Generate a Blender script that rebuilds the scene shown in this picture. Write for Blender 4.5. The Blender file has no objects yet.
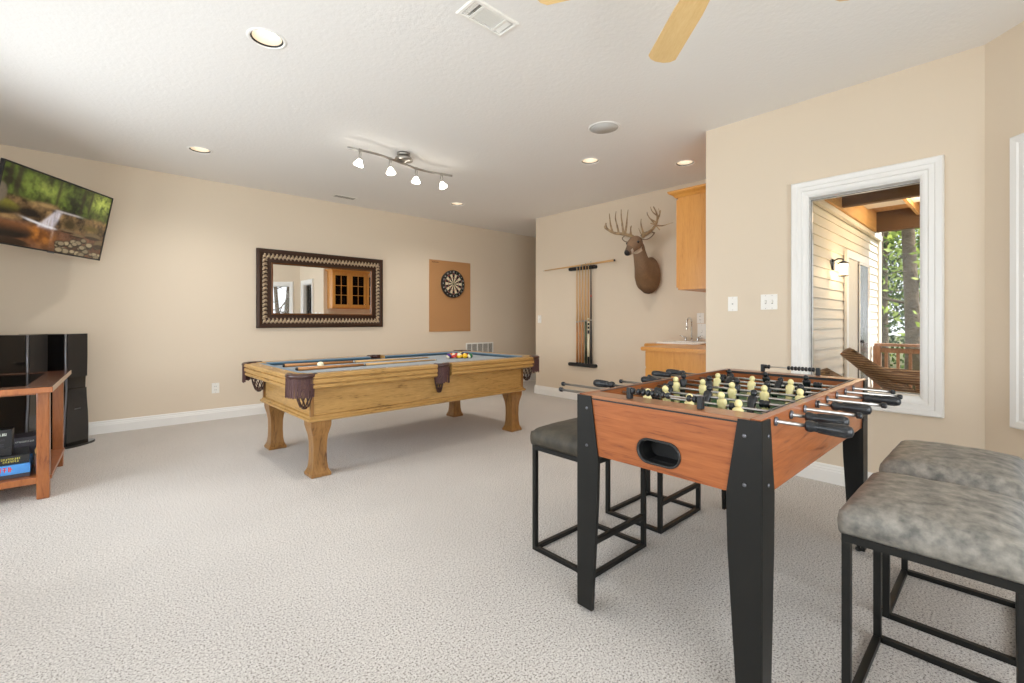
import bpy, bmesh, math, random
import numpy as np
from mathutils import Vector, Matrix, noise

random.seed(7)
R = math.radians
sc = bpy.context.scene
COL = sc.collection

# ------------------------------------------------------------------ camera
H = 1.14
YAW = 47.71
cd = bpy.data.cameras.new('camera'); cam = bpy.data.objects.new('camera', cd); COL.objects.link(cam)
cam.location = (0, 0, H)
cam.rotation_euler = (R(90), 0, R(YAW - 90))
cd.sensor_width = 36; cd.lens = 16.0; cd.sensor_fit = 'HORIZONTAL'
cd.shift_y = -(341.5 - 320.7) / 1024
cd.clip_start = 0.02; cd.clip_end = 300
sc.camera = cam

# ------------------------------------------------------------------ world, sun, added area lamps at unseen windows, exposure
w = bpy.data.worlds.new('sky'); sc.world = w; w.use_nodes = True
nt = w.node_tree; nt.nodes.clear()
out = nt.nodes.new('ShaderNodeOutputWorld'); bg = nt.nodes.new('ShaderNodeBackground')
tc = nt.nodes.new('ShaderNodeTexCoord'); sep = nt.nodes.new('ShaderNodeSeparateXYZ'); cr = nt.nodes.new('ShaderNodeValToRGB')
nt.links.new(tc.outputs['Generated'], sep.inputs[0]); nt.links.new(sep.outputs['Z'], cr.inputs[0])
cr.color_ramp.elements[0].position = 0.0; cr.color_ramp.elements[0].color = (.93, .97, 1, 1)
cr.color_ramp.elements[1].position = .6; cr.color_ramp.elements[1].color = (.62, .78, 1, 1)
nt.links.new(cr.outputs[0], bg.inputs[0]); bg.inputs[1].default_value = 1.1
nt.links.new(bg.outputs[0], out.inputs[0])

sd = bpy.data.lights.new('sun', 'SUN'); sd.energy = 4.5; sd.angle = R(1.5); sd.color = (1, .95, .86)
sun = bpy.data.objects.new('sun', sd); COL.objects.link(sun)
sun.rotation_euler = Vector((-.25, .62, -.72)).to_track_quat('-Z', 'Y').to_euler()

def area(name, loc, direction, sx, sy, energy, color=(1, 1, 1)):
    d = bpy.data.lights.new(name, 'AREA'); d.shape = 'RECTANGLE'; d.size = sx; d.size_y = sy; d.energy = energy; d.color = color
    o = bpy.data.objects.new(name, d); COL.objects.link(o); o.location = loc
    o.rotation_euler = Vector(direction).to_track_quat('-Z', 'Y').to_euler()
    return o
# added area lamps standing in for daylight at unseen rear and left-wall windows
area('daylight_fill_lamp', (-.1, -1.56, 1.35), (0, 1, .34), 1.7, 1.9, 43, (.90, .96, 1))
area('daylight_fill_lamp', (1.6, -1.56, 1.35), (0, 1, .38), 1.1, 1.9, 27, (.90, .96, 1))
area('daylight_fill_lamp', (-1.38, 1.45, 1.375), (1, .25, .35), 2.1, 1.75, 20, (.90, .96, 1))
area('daylight_fill_lamp', (-1.38, 3.75, 1.375), (1, .2, .12), 1.3, 1.75, 36, (.90, .96, 1))

vs = sc.view_settings
vs.view_transform = 'Standard'; vs.look = 'None'; vs.gamma = 1; vs.use_curve_mapping = False
vs.exposure = 0.56
sc.cycles.use_denoising = True
sc.cycles.max_bounces = 12; sc.cycles.diffuse_bounces = 8; sc.cycles.transparent_max_bounces = 24
sc.cycles.caustics_reflective = False; sc.cycles.caustics_refractive = False
sc.cycles.sample_clamp_indirect = 8

# ------------------------------------------------------------------ materials
def nodes(name):
    m = bpy.data.materials.new(name); m.use_nodes = True
    t = m.node_tree; b = t.nodes['Principled BSDF']
    return m, t, b
def mat(name, col, rough=.5, metal=0, spec=None, bump=None, coat=0, sheen=0, var=None, emit=None):
    """plain colour, optional noise bump (scale, strength, distance) and colour variation (scale, second colour, contrast)"""
    m, t, b = nodes(name)
    b.inputs['Base Color'].default_value = (*col, 1); b.inputs['Roughness'].default_value = rough; b.inputs['Metallic'].default_value = metal
    if spec is not None: b.inputs['Specular IOR Level'].default_value = spec
    if coat: b.inputs['Coat Weight'].default_value = coat; b.inputs['Coat Roughness'].default_value = .1
    if sheen: b.inputs['Sheen Weight'].default_value = sheen
    if emit: b.inputs['Emission Color'].default_value = (*emit[0], 1); b.inputs['Emission Strength'].default_value = emit[1]
    c = t.nodes.new('ShaderNodeTexCoord')
    if bump:
        n = t.nodes.new('ShaderNodeTexNoise'); n.inputs['Scale'].default_value = bump[0]; n.inputs['Detail'].default_value = 4
        bp = t.nodes.new('ShaderNodeBump'); bp.inputs['Strength'].default_value = bump[1]; bp.inputs['Distance'].default_value = bump[2]
        t.links.new(c.outputs['Object'], n.inputs['Vector']); t.links.new(n.outputs['Fac'], bp.inputs['Height']); t.links.new(bp.outputs[0], b.inputs['Normal'])
    if var:
        n = t.nodes.new('ShaderNodeTexNoise'); n.inputs['Scale'].default_value = var[0]; n.inputs['Detail'].default_value = 5; n.inputs['Roughness'].default_value = .6
        r = t.nodes.new('ShaderNodeValToRGB'); k = var[2]
        r.color_ramp.elements[0].position = .5 - k; r.color_ramp.elements[0].color = (*col, 1)
        r.color_ramp.elements[1].position = .5 + k; r.color_ramp.elements[1].color = (*var[1], 1)
        t.links.new(c.outputs['Object'], n.inputs['Vector']); t.links.new(n.outputs['Fac'], r.inputs[0]); t.links.new(r.outputs[0], b.inputs['Base Color'])
    return m
def wood(name, c1, c2, c3=None, stretch=(1, 12, 12), scale=3, rough=.4, coat=0, dist=2.5, bump=.05, fine=.35):
    """grain: noise stretched along one axis plus a distorted wave"""
    m, t, b = nodes(name)
    b.inputs['Roughness'].default_value = rough
    if coat: b.inputs['Coat Weight'].default_value = coat; b.inputs['Coat Roughness'].default_value = .15
    c = t.nodes.new('ShaderNodeTexCoord'); mp = t.nodes.new('ShaderNodeMapping'); mp.inputs['Scale'].default_value = stretch
    t.links.new(c.outputs['Object'], mp.inputs['Vector'])
    n = t.nodes.new('ShaderNodeTexNoise'); n.inputs['Scale'].default_value = scale; n.inputs['Detail'].default_value = 8; n.inputs['Roughness'].default_value = .65; n.inputs['Distortion'].default_value = dist * .3
    n2 = t.nodes.new('ShaderNodeTexNoise'); n2.inputs['Scale'].default_value = scale * 7; n2.inputs['Detail'].default_value = 3
    t.links.new(mp.outputs[0], n.inputs['Vector']); t.links.new(mp.outputs[0], n2.inputs['Vector'])
    mx = t.nodes.new('ShaderNodeMix'); mx.data_type = 'FLOAT'; mx.inputs[0].default_value = fine
    t.links.new(n.outputs['Fac'], mx.inputs[2]); t.links.new(n2.outputs['Fac'], mx.inputs[3])
    r = t.nodes.new('ShaderNodeValToRGB'); r.color_ramp.elements[0].position = .35; r.color_ramp.elements[1].position = .66
    r.color_ramp.elements[0].color = (*c2, 1); r.color_ramp.elements[1].color = (*c1, 1)
    if c3: e = r.color_ramp.elements.new(.44); e.color = (*c3, 1)
    t.links.new(mx.outputs[0], r.inputs[0]); t.links.new(r.outputs[0], b.inputs['Base Color'])
    bp = t.nodes.new('ShaderNodeBump'); bp.inputs['Strength'].default_value = bump; bp.inputs['Distance'].default_value = .01
    t.links.new(mx.outputs[0], bp.inputs['Height']); t.links.new(bp.outputs[0], b.inputs['Normal'])
    return m
def lin(r, g, b):
    f = lambda v: (v / 255 / 12.92) if v / 255 <= .04045 else ((v / 255 + .055) / 1.055) ** 2.4
    return (f(r), f(g), f(b))

M = {}
M['wall'] = mat('wall_paint', lin(225, 210, 189), .75, bump=(160, .08, .002))
M['ceiling'] = mat('ceiling_texture', lin(238, 236, 233), .9, bump=(45, .35, .006))
M['white'] = mat('white_trim_paint', lin(240, 239, 236), .35)
M['siding'] = mat('cream_siding_paint', lin(228, 222, 208), .6)
M['black'] = mat('black_satin', (.012, .012, .012), .38)
M['blackmetal'] = mat('black_powder_coat', (.009, .009, .008), .45, spec=.3)
M['legblack'] = mat('black_leg_laminate', (.010, .010, .009), .42, spec=.3, bump=(300, .1, .0005))
M['blackplastic'] = mat('black_handle_plastic', (.013, .015, .018), .28)
M['blackgloss'] = mat('black_gloss', (.008, .007, .007), .12, coat=.5)
M['speakerfront'] = mat('black_speaker_cloth', (.014, .011, .010), .55, bump=(700, .2, .0005))
M['chrome'] = mat('chrome', (.75, .75, .75), .12, 1)
M['steel'] = mat('brushed_steel', (.46, .44, .42), .36, 1)
M['nickel'] = mat('brushed_nickel', (.42, .40, .37), .32, 1)
M['silver'] = mat('silver_trim', (.18, .18, .2), .3, .8)
M['oak'] = wood('honey_oak', lin(212, 150, 70), lin(186, 118, 44), lin(202, 138, 60), (14, 14, 1.2), 2.2, .4, .2)
M['oakx'] = wood('honey_oak_edge', lin(212, 150, 70), lin(186, 118, 44), lin(202, 138, 60), (1.2, 8, 14), 2.2, .4, .2)
M['pool'] = wood('pool_table_wood', lin(200, 158, 96), lin(110, 78, 36), lin(176, 136, 76), (1.3, 9, 13), 2.0, .42, .25, 4, .12)
M['pooly'] = wood('pool_table_wood_cross', lin(200, 158, 96), lin(110, 78, 36), lin(176, 136, 76), (9, 1.3, 13), 2.0, .42, .25, 4, .12)
M['poolz'] = wood('pool_table_leg_wood', lin(166, 122, 66), lin(94, 62, 28), lin(142, 100, 50), (11, 11, 1.2), 2.0, .42, .25, 4, .12)
M['felt'] = mat('blue_grey_felt', lin(104, 116, 122), .95, sheen=.4, bump=(900, .1, .0005))
M['cushion'] = mat('blue_cushion_felt', lin(48, 92, 116), .95, sheen=.3)
M['leather'] = mat('brown_pocket_leather', lin(62, 34, 28), .35, coat=.3)
M['fringe'] = mat('brown_leather_fringe', lin(98, 66, 64), .7, var=(140, lin(60, 36, 34), .2))
M['laminate_y'] = wood('cherry_laminate', lin(174, 102, 54), lin(112, 56, 24), lin(150, 82, 38), (9, 1.0, 14), 2.3, .32, .3, 6, .02, .2)
M['laminate_x'] = wood('cherry_laminate_side', lin(174, 102, 54), lin(112, 56, 24), lin(150, 82, 38), (1.0, 9, 14), 2.3, .32, .3, 6, .02, .2)
M['lamtop'] = wood('cherry_laminate_top', lin(166, 112, 74), lin(134, 84, 52), lin(152, 100, 64), (9, 1.0, 14), 2.5, .35, .3, 5, .02, .2)
M['field'] = mat('green_playfield', lin(30, 92, 50), .4)
M['cream'] = mat('cream_plastic', lin(232, 220, 160), .35)
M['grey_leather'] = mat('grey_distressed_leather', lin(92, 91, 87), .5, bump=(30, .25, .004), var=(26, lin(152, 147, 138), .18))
M['shaded_leather'] = mat('shade_darkened_leather', lin(46, 42, 34), .55, bump=(30, .25, .004), var=(17, lin(80, 73, 60), .2))  # left stools' leather, shade beside the foosball table painted into its colour
M['cherry'] = wood('cherry_stand_wood', lin(172, 104, 52), lin(122, 64, 28), lin(150, 86, 40), (10, 10, 1.2), 2.4, .3, .5, 3)
M['cherrytop'] = wood('cherry_stand_top', lin(100, 56, 34), lin(66, 34, 20), lin(84, 44, 26), (1.2, 8, 8), 2.4, .25, .6, 3)
M['edgepale'] = mat('pale_stand_edge', lin(188, 164, 140), .5)  # paler tone for the stand's side edge
M['cork'] = mat('cork_board', lin(196, 148, 100), .85, var=(260, lin(180, 130, 82), .2), bump=(400, .3, .001))
M['ballwhite'] = mat('ivory_ball', lin(246, 238, 205), .12, coat=.5)
M['maple'] = wood('maple_cue', lin(226, 184, 124), lin(206, 158, 98), None, (10, 10, 1), 3, .3, .4)
M['maplebutt'] = wood('brown_cue_butt', lin(206, 148, 88), lin(170, 112, 60), None, (10, 10, 1), 3, .3, .4)
M['fanwood'] = wood('pale_maple_fan_blade', lin(240, 208, 150), lin(228, 190, 128), None, (1.2, 9, 9), 3, .4, .2)
M['brass'] = mat('polished_brass', (.75, .55, .25), .25, 1)
M['plate'] = mat('white_plastic_plate', lin(240, 238, 232), .4)
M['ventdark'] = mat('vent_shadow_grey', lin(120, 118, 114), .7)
M['ventslot'] = mat('dark_duct', (.03, .03, .03), .8)
M['porcelain'] = mat('white_enamel', lin(245, 243, 238), .15, coat=.5)
M['carpetpad'] = mat('x', (.5, .5, .5))
M['grout'] = mat('dark_hole', (.004, .004, .004), .6)
M['frame_dark'] = mat('dark_bronze_frame', lin(60, 38, 24), .35, .3)
M['frame_bead'] = mat('antique_silver_bead', lin(196, 174, 146), .35, .55)
M['frame_gold'] = mat('bronze_gilt_edge', lin(112, 72, 40), .35, .5)
M['mirror'] = mat('mirror_silver', (.93, .93, .92), 0.0, 1)
M['deckwood'] = wood('treated_deck_timber', lin(172, 140, 100), lin(120, 90, 58), None, (8, 1, 8), 2, .8)
M['deckceil'] = wood('deck_ceiling_boards', lin(222, 178, 118), lin(186, 138, 82), None, (1, 9, 8), 2, .8)
M['beam'] = wood('dark_timber_beam', lin(112, 84, 56), lin(74, 52, 34), None, (8, 1, 8), 2, .8)
M['railwood'] = wood('weathered_rail_wood', lin(168, 132, 104), lin(136, 98, 76), None, (6, 6, 1), 2, .8)
M['bark'] = mat('grey_brown_bark', lin(96, 82, 66), .95, bump=(14, 1, .05), var=(5, lin(140, 124, 104), .2))
M['doorgrey'] = mat('grey_door_glass', lin(96, 98, 102), .25)
M['iron'] = mat('dark_bronze_iron', (.02, .016, .012), .5, .6)

def carpet():
    m, t, b = nodes('pale_loop_carpet')
    b.inputs['Roughness'].default_value = 1; b.inputs['Sheen Weight'].default_value = .25; b.inputs['Specular IOR Level'].default_value = .1
    c = t.nodes.new('ShaderNodeTexCoord')
    n = t.nodes.new('ShaderNodeTexNoise'); n.inputs['Scale'].default_value = 140; n.inputs['Detail'].default_value = 4; n.inputs['Roughness'].default_value = .75
    n2 = t.nodes.new('ShaderNodeTexNoise'); n2.inputs['Scale'].default_value = 1.6; n2.inputs['Detail'].default_value = 4
    r = t.nodes.new('ShaderNodeValToRGB'); els = r.color_ramp.elements
    els[0].position = .385; els[0].color = (*lin(88, 80, 72), 1); els[1].position = .585; els[1].color = (*lin(222, 217, 211), 1)
    e = els.new(.45); e.color = (*lin(190, 183, 176), 1)
    mx = t.nodes.new('ShaderNodeMix'); mx.data_type = 'RGBA'; mx.blend_type = 'MULTIPLY'; mx.inputs[0].default_value = 1
    r2 = t.nodes.new('ShaderNodeValToRGB'); r2.color_ramp.elements[0].position = .35; r2.color_ramp.elements[1].position = .65
    r2.color_ramp.elements[0].color = (.93, .93, .93, 1); r2.color_ramp.elements[1].color = (1, 1, 1, 1)
    v = t.nodes.new('ShaderNodeTexVoronoi'); v.inputs['Scale'].default_value = 230
    ad = t.nodes.new('ShaderNodeMath'); ad.operation = 'SUBTRACT'
    bp = t.nodes.new('ShaderNodeBump'); bp.inputs['Strength'].default_value = .35; bp.inputs['Distance'].default_value = .004
    for x in (n, n2, v): t.links.new(c.outputs['Object'], x.inputs['Vector'])
    t.links.new(n.outputs['Fac'], r.inputs[0]); t.links.new(n2.outputs['Fac'], r2.inputs[0])
    t.links.new(r.outputs[0], mx.inputs[6]); t.links.new(r2.outputs[0], mx.inputs[7]); t.links.new(mx.outputs[2], b.inputs['Base Color'])
    t.links.new(n.outputs['Fac'], ad.inputs[0]); t.links.new(v.outputs['Distance'], ad.inputs[1])
    t.links.new(ad.outputs[0], bp.inputs['Height']); t.links.new(bp.outputs[0], b.inputs['Normal'])
    return m
M['carpet'] = carpet()
def glass(name='window_glass', tint=(1, 1, 1)):
    m = bpy.data.materials.new(name); m.use_nodes = True; t = m.node_tree; t.nodes.clear()
    o = t.nodes.new('ShaderNodeOutputMaterial'); tr = t.nodes.new('ShaderNodeBsdfTransparent'); tr.inputs[0].default_value = (*tint, 1)
    g = t.nodes.new('ShaderNodeBsdfGlossy'); g.inputs['Roughness'].default_value = .02
    f = t.nodes.new('ShaderNodeFresnel'); f.inputs['IOR'].default_value = 1.22; mx = t.nodes.new('ShaderNodeMixShader')
    t.links.new(f.outputs[0], mx.inputs[0]); t.links.new(tr.outputs[0], mx.inputs[1]); t.links.new(g.outputs[0], mx.inputs[2]); t.links.new(mx.outputs[0], o.inputs[0])
    return m
M['glass'] = glass()
M['smoked'] = glass('smoked_glass', (.25, .24, .23))
def emis(name, col, s):
    m = bpy.data.materials.new(name); m.use_nodes = True; t = m.node_tree; t.nodes.clear()
    o = t.nodes.new('ShaderNodeOutputMaterial'); e = t.nodes.new('ShaderNodeEmission'); e.inputs[0].default_value = (*col, 1); e.inputs[1].default_value = s
    t.links.new(e.outputs[0], o.inputs[0]); return m
M['bulb'] = emis('lit_downlight', (1, .95, .86), 4.5)
M['shade'] = emis('lit_frosted_shade', (1, .94, .82), 7)
M['lantern'] = emis('lit_lantern_glass', (1, .72, .38), 7)
def colored(name, rough=.5, emit=0):
    """material that reads the mesh's own colour attribute"""
    m, t, b = nodes(name); a = t.nodes.new('ShaderNodeVertexColor'); a.layer_name = 'Col'
    b.inputs['Roughness'].default_value = rough; t.links.new(a.outputs[0], b.inputs['Base Color'])
    if emit: t.links.new(a.outputs[0], b.inputs['Emission Color']); b.inputs['Emission Strength'].default_value = emit; b.inputs['Base Color'].default_value = (0.01, .01, .01, 1); t.links.remove(b.inputs['Base Color'].links[0])
    return m
def wicker():
    m, t, b = nodes('brown_wicker'); b.inputs['Roughness'].default_value = .65
    c = t.nodes.new('ShaderNodeTexCoord'); br = t.nodes.new('ShaderNodeTexWave'); br.inputs['Scale'].default_value = 17; br.inputs['Distortion'].default_value = 1; br.bands_direction = 'Z'
    r = t.nodes.new('ShaderNodeValToRGB'); r.color_ramp.elements[0].color = (*lin(136, 106, 82), 1); r.color_ramp.elements[1].color = (*lin(196, 164, 132), 1)
    bp = t.nodes.new('ShaderNodeBump'); bp.inputs['Strength'].default_value = .6; bp.inputs['Distance'].default_value = .01
    t.links.new(c.outputs['Object'], br.inputs['Vector']); t.links.new(br.outputs['Fac'], r.inputs[0]); t.links.new(r.outputs[0], b.inputs['Base Color'])
    t.links.new(br.outputs['Fac'], bp.inputs['Height']); t.links.new(bp.outputs[0], b.inputs['Normal'])
    return m
M['wicker'] = wicker()
def leafmat(name, a, b_):
    m, t, b = nodes(name); b.inputs['Roughness'].default_value = .6; b.inputs['Subsurface Weight'].default_value = 0
    c = t.nodes.new('ShaderNodeTexCoord'); n = t.nodes.new('ShaderNodeTexNoise'); n.inputs['Scale'].default_value = 1.3; n.inputs['Detail'].default_value = 4
    r = t.nodes.new('ShaderNodeValToRGB'); r.color_ramp.elements[0].position = .4; r.color_ramp.elements[1].position = .6
    r.color_ramp.elements[0].color = (*a, 1); r.color_ramp.elements[1].color = (*b_, 1)
    t.links.new(c.outputs['Object'], n.inputs['Vector']); t.links.new(n.outputs['Fac'], r.inputs[0]); t.links.new(r.outputs[0], b.inputs['Base Color'])
    tl = t.nodes.new('ShaderNodeBsdfTranslucent'); ad = t.nodes.new('ShaderNodeMixShader'); ad.inputs[0].default_value = .4
    t.links.new(r.outputs[0], tl.inputs[0]); t.links.new(b.outputs[0], ad.inputs[1]); t.links.new(tl.outputs[0], ad.inputs[2])
    t.links.new(ad.outputs[0], t.nodes['Material Output'].inputs[0])
    return m
M['leaf'] = leafmat('spring_leaves', lin(140, 160, 60), lin(196, 210, 110))
M['leafdark'] = leafmat('deep_green_leaves', lin(52, 74, 34), lin(104, 128, 58))
M['ground'] = mat('leaf_litter_ground', lin(120, 104, 74), .95, var=(2, lin(96, 110, 60), .2))

# ------------------------------------------------------------------ mesh builder
class MB:
    def __init__(s): s.bm = bmesh.new(); s.mi = 0
    def _f(s, vs, smooth=False):
        try: f = s.bm.faces.new(vs)
        except ValueError: return None
        f.material_index = s.mi; f.smooth = smooth; return f
    def verts(s, pts): return [s.bm.verts.new(p) for p in pts]
    def box(s, x0, x1, y0, y1, z0, z1, bev=0, mtx=None):
        v = s.verts([(x, y, z) for x in (x0, x1) for y in (y0, y1) for z in (z0, z1)])
        fs = [s._f([v[i] for i in q]) for q in ((0, 1, 3, 2), (4, 6, 7, 5), (0, 4, 5, 1), (2, 3, 7, 6), (0, 2, 6, 4), (1, 5, 7, 3))]
        if mtx is not None: bmesh.ops.transform(s.bm, matrix=mtx, verts=v)
        if bev:
            es = list({e for f in fs for e in f.edges})
            bmesh.ops.bevel(s.bm, geom=es, offset=bev, segments=2, affect='EDGES', profile=.5)
        return s
    def hexa(s, p):     # bottom 4 ccw, top 4 ccw
        v = s.verts(p)
        for q in ((3, 2, 1, 0), (4, 5, 6, 7), (0, 1, 5, 4), (1, 2, 6, 5), (2, 3, 7, 6), (3, 0, 4, 7)): s._f([v[i] for i in q])
        return s
    def prism(s, poly, a, b, axis='z', bev=0):
        def pt(u, v, w): return {'z': (u, v, w), 'y': (u, w, v), 'x': (w, u, v)}[axis]
        A = s.verts([pt(u, v, a) for u, v in poly]); B = s.verts([pt(u, v, b) for u, v in poly]); n = len(poly)
        fs = [s._f(A[::-1]), s._f(B)] + [s._f([A[i], A[(i + 1) % n], B[(i + 1) % n], B[i]]) for i in range(n)]
        if bev:
            es = list({e for f in fs[:2] if f for e in f.edges}); bmesh.ops.bevel(s.bm, geom=es, offset=bev, segments=2, affect='EDGES')
        return s
    def loft(s, rings, closed=True, caps=True, smooth=True, loop=False):
        rs = [s.verts(r) for r in rings]; n = len(rs[0]); m = len(rs)
        for i in range(m if loop else m - 1):
            a, b = rs[i], rs[(i + 1) % m]
            for j in range(n if closed else n - 1):
                s._f([a[j], a[(j + 1) % n], b[(j + 1) % n], b[j]], smooth)
        if caps and not loop: s._f(rs[0][::-1]); s._f(rs[-1])
        return s
    def tube(s, pts, rad, n=10, caps=True, sq=1.0):
        pts = [Vector(p) for p in pts]
        if not hasattr(rad, '__len__'): rad = [rad] * len(pts)
        rings = []; up = None
        for i, p in enumerate(pts):
            d = (pts[min(i + 1, len(pts) - 1)] - pts[max(i - 1, 0)]).normalized()
            if up is None: up = Vector((0, 0, 1)) if abs(d.z) < .9 else Vector((1, 0, 0))
            x = d.cross(up)
            if x.length < 1e-4: x = d.orthogonal()
            x.normalize(); up = x.cross(d).normalized()
            rings.append([p + x * math.cos(t) * rad[i] + up * math.sin(t) * rad[i] * sq for t in [2 * math.pi * k / n for k in range(n)]])
        return s.loft(rings, caps=caps)
    def lathe(s, prof, n=24, o=(0, 0, 0), axis='z', smooth=True, caps=True):
        rings = []
        for r, h in prof:
            rg = []
            for k in range(n):
                t = 2 * math.pi * k / n; a, b = r * math.cos(t), r * math.sin(t)
                q = {'z': (a, b, h), 'y': (a, h, b), 'x': (h, a, b)}[axis]
                rg.append((q[0] + o[0], q[1] + o[1], q[2] + o[2]))
            rings.append(rg)
        return s.loft(rings, smooth=smooth, caps=caps)
    def ball(s, c, r, n=16, sc_=(1, 1, 1), mtx=None):
        m = Matrix.Translation(c) @ (mtx or Matrix()) @ Matrix.Diagonal((*sc_, 1))
        g = bmesh.ops.create_uvsphere(s.bm, u_segments=n, v_segments=max(6, n * 2 // 3), radius=r, matrix=m)
        for f in {f for v in g['verts'] for f in v.link_faces}: f.smooth = True; f.material_index = s.mi
        return s
    def frame(s, w_, h_, prof, mtx=None, hole=True):
        """mitred rectangular frame; prof = closed section [(outward offset, height)] round an opening w_ x h_, lying in local xz, facing -y"""
        rs = []
        for sx, sz in ((-1, -1), (1, -1), (1, 1), (-1, 1)):
            rs.append([(sx * (w_ / 2 + o), -d, sz * (h_ / 2 + o)) for o, d in prof])
        v0 = len(s.bm.verts)
        if mtx is not None: rs = [[mtx @ Vector(p) for p in r] for r in rs]
        return s.loft(rs, closed=True, caps=False, smooth=False, loop=True)
    def build(s, name, m, parent=None, loc=None, smooth_angle=None, mtx=None):
        if mtx is not None: bmesh.ops.transform(s.bm, matrix=mtx, verts=s.bm.verts)
        bmesh.ops.recalc_face_normals(s.bm, faces=s.bm.faces)
        me = bpy.data.meshes.new(name); s.bm.to_mesh(me); s.bm.free()
        for x in (m if isinstance(m, (list, tuple)) else [m]): me.materials.append(x)
        o = bpy.data.objects.new(name, me); COL.objects.link(o)
        if parent: o.parent = parent
        if loc: o.location = loc
        return o
def T(x=0, y=0, z=0): return Matrix.Translation((x, y, z))
def RZ(a): return Matrix.Rotation(a, 4, 'Z')
def RX(a): return Matrix.Rotation(a, 4, 'X')
def RY(a): return Matrix.Rotation(a, 4, 'Y')
def thing(name, label, cat, loc=(0, 0, 0), rz=0, group=None):
    o = bpy.data.objects.new(name, None); COL.objects.link(o); o.empty_display_size = .1
    o.location = loc; o.rotation_euler = (0, 0, rz); tag(o, label, cat, group); return o
def tag(o, label=None, cat=None, group=None, kind=None):
    if label: o['label'] = label
    if cat: o['category'] = cat
    if group: o['group'] = group
    if kind: o['kind'] = kind
    return o
def struct(o): o['kind'] = 'structure'; return o
def children(o): return [c for c in bpy.data.objects if c.parent == o]
def copy_tree(o, parent=None):
    c = o.copy(); COL.objects.link(c)
    if parent: c.parent = parent
    for ch in children(o): copy_tree(ch, c)
    return c
def text_mesh(txt, size, depth=.0006):
    cu = bpy.data.curves.new('lettering', 'FONT'); cu.body = txt; cu.size = size; cu.extrude = depth; cu.align_x = 'CENTER'; cu.align_y = 'CENTER'
    o = bpy.data.objects.new('lettering', cu); COL.objects.link(o); dg = bpy.context.evaluated_depsgraph_get()
    me = bpy.data.meshes.new_from_object(o.evaluated_get(dg)); bpy.data.objects.remove(o); return me
def add_mesh(mb, me, mtx):
    t = bmesh.new(); t.from_mesh(me); bmesh.ops.transform(t, matrix=mtx, verts=t.verts)
    idx = {}
    for v in t.verts: idx[v.index] = mb.bm.verts.new(v.co)
    for f in t.faces: mb._f([idx[v.index] for v in f.verts])
    t.free()

# ------------------------------------------------------------------ room shell
CZ = 2.745
YA, XC, XD, XL, YG, YF = 6.19, 5.10, 3.815, -1.25, -1.45, 1.749
EX, EY = 2.258, -1.45         # far end of the 45 degree bay wall
def wall_run(name, p0, p1, thick, openings=(), z0=0, z1=CZ, m='wall'):
    """wall from p0 to p1; thickness to the right of the direction; openings (s0, s1, z0, z1)"""
    p0, p1 = Vector((*p0, 0)), Vector((*p1, 0)); d = (p1 - p0); L = d.length; d.normalize(); nrm = Vector((d.y, -d.x, 0)) * thick
    xs = sorted({0, L, *[o[0] for o in openings], *[o[1] for o in openings]}); zs = sorted({z0, z1, *[o[2] for o in openings], *[o[3] for o in openings]})
    mb = MB()
    for i in range(len(xs) - 1):
        for j in range(len(zs) - 1):
            mx, mz = (xs[i] + xs[i + 1]) / 2, (zs[j] + zs[j + 1]) / 2
            if any(o[0] < mx < o[1] and o[2] < mz < o[3] for o in openings): continue
            a, b = p0 + d * xs[i], p0 + d * xs[i + 1]
            lo, hi = zs[j], zs[j + 1]
            mb.hexa([a + Vector((0, 0, lo)), b + Vector((0, 0, lo)), b + nrm + Vector((0, 0, lo)), a + nrm + Vector((0, 0, lo)),
                     a + Vector((0, 0, hi)), b + Vector((0, 0, hi)), b + nrm + Vector((0, 0, hi)), a + nrm + Vector((0, 0, hi))])
    bmesh.ops.remove_doubles(mb.bm, verts=mb.bm.verts, dist=1e-5)
    seen = {}
    for f in mb.bm.faces: seen.setdefault(tuple(sorted(v.index for v in f.verts)), []).append(f)
    mb.bm.verts.index_update()
    seen = {}
    for f in mb.bm.faces: seen.setdefault(tuple(sorted(v.index for v in f.verts)), []).append(f)
    dead = [f for k in seen.values() if len(k) > 1 for f in k]
    bmesh.ops.delete(mb.bm, geom=dead, context='FACES')
    return struct(mb.build(name, M[m]))
# floor and ceiling
struct(MB().box(XL - .15, 8.2, YG - .15, YA + .12, -.12, 0).build('floor', M['carpet']))
CANS = [(.712, 2.857), (.709, 5.139), (3.655, 5.139), (3.658, 2.856), (4.419, 2.242)]
ceil = MB().box(XL - .15, 8.2, YG - .15, YA + .12, CZ, CZ + .2).build('ceiling', M['ceiling'])
cut = MB()
for x, y in CANS: cut.lathe([(.086, CZ - .05), (.086, CZ + .3)], 40, (x, y, 0), smooth=False)
cut.box(1.40 + .03, 1.66, 1.82, 1.92, CZ - .02, CZ + .06)
co = cut.build('cutter', M['ceiling'])
md = ceil.modifiers.new('holes', 'BOOLEAN'); md.object = co; md.operation = 'DIFFERENCE'; md.solver = 'EXACT'
dg = bpy.context.evaluated_depsgraph_get(); me = bpy.data.meshes.new_from_object(ceil.evaluated_get(dg))
ceil.modifiers.clear(); ceil.data = me; bpy.data.objects.remove(co); struct(ceil)

wall_run('wall_back', (XL - .15, YA), (8.2, YA), -.12)
wall_run('wall_left', (XL, YG - .15), (XL, YA), -.15, [(1.95, 4.15, .45, 2.3), (4.65, 6.05, .45, 2.3)])
wall_run('wall_alcove', (XC, 5.05), (XC, YF - .25), -.12)
wall_run('wall_hall', (XC + .12, 5.05), (8.2, 5.05), .12)
wall_run('wall_hall_end', (8.08, YA), (8.08, 5.05), -.12)
wall_run('wall_partition', (XD, YF), (XC, YF), .249)
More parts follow.
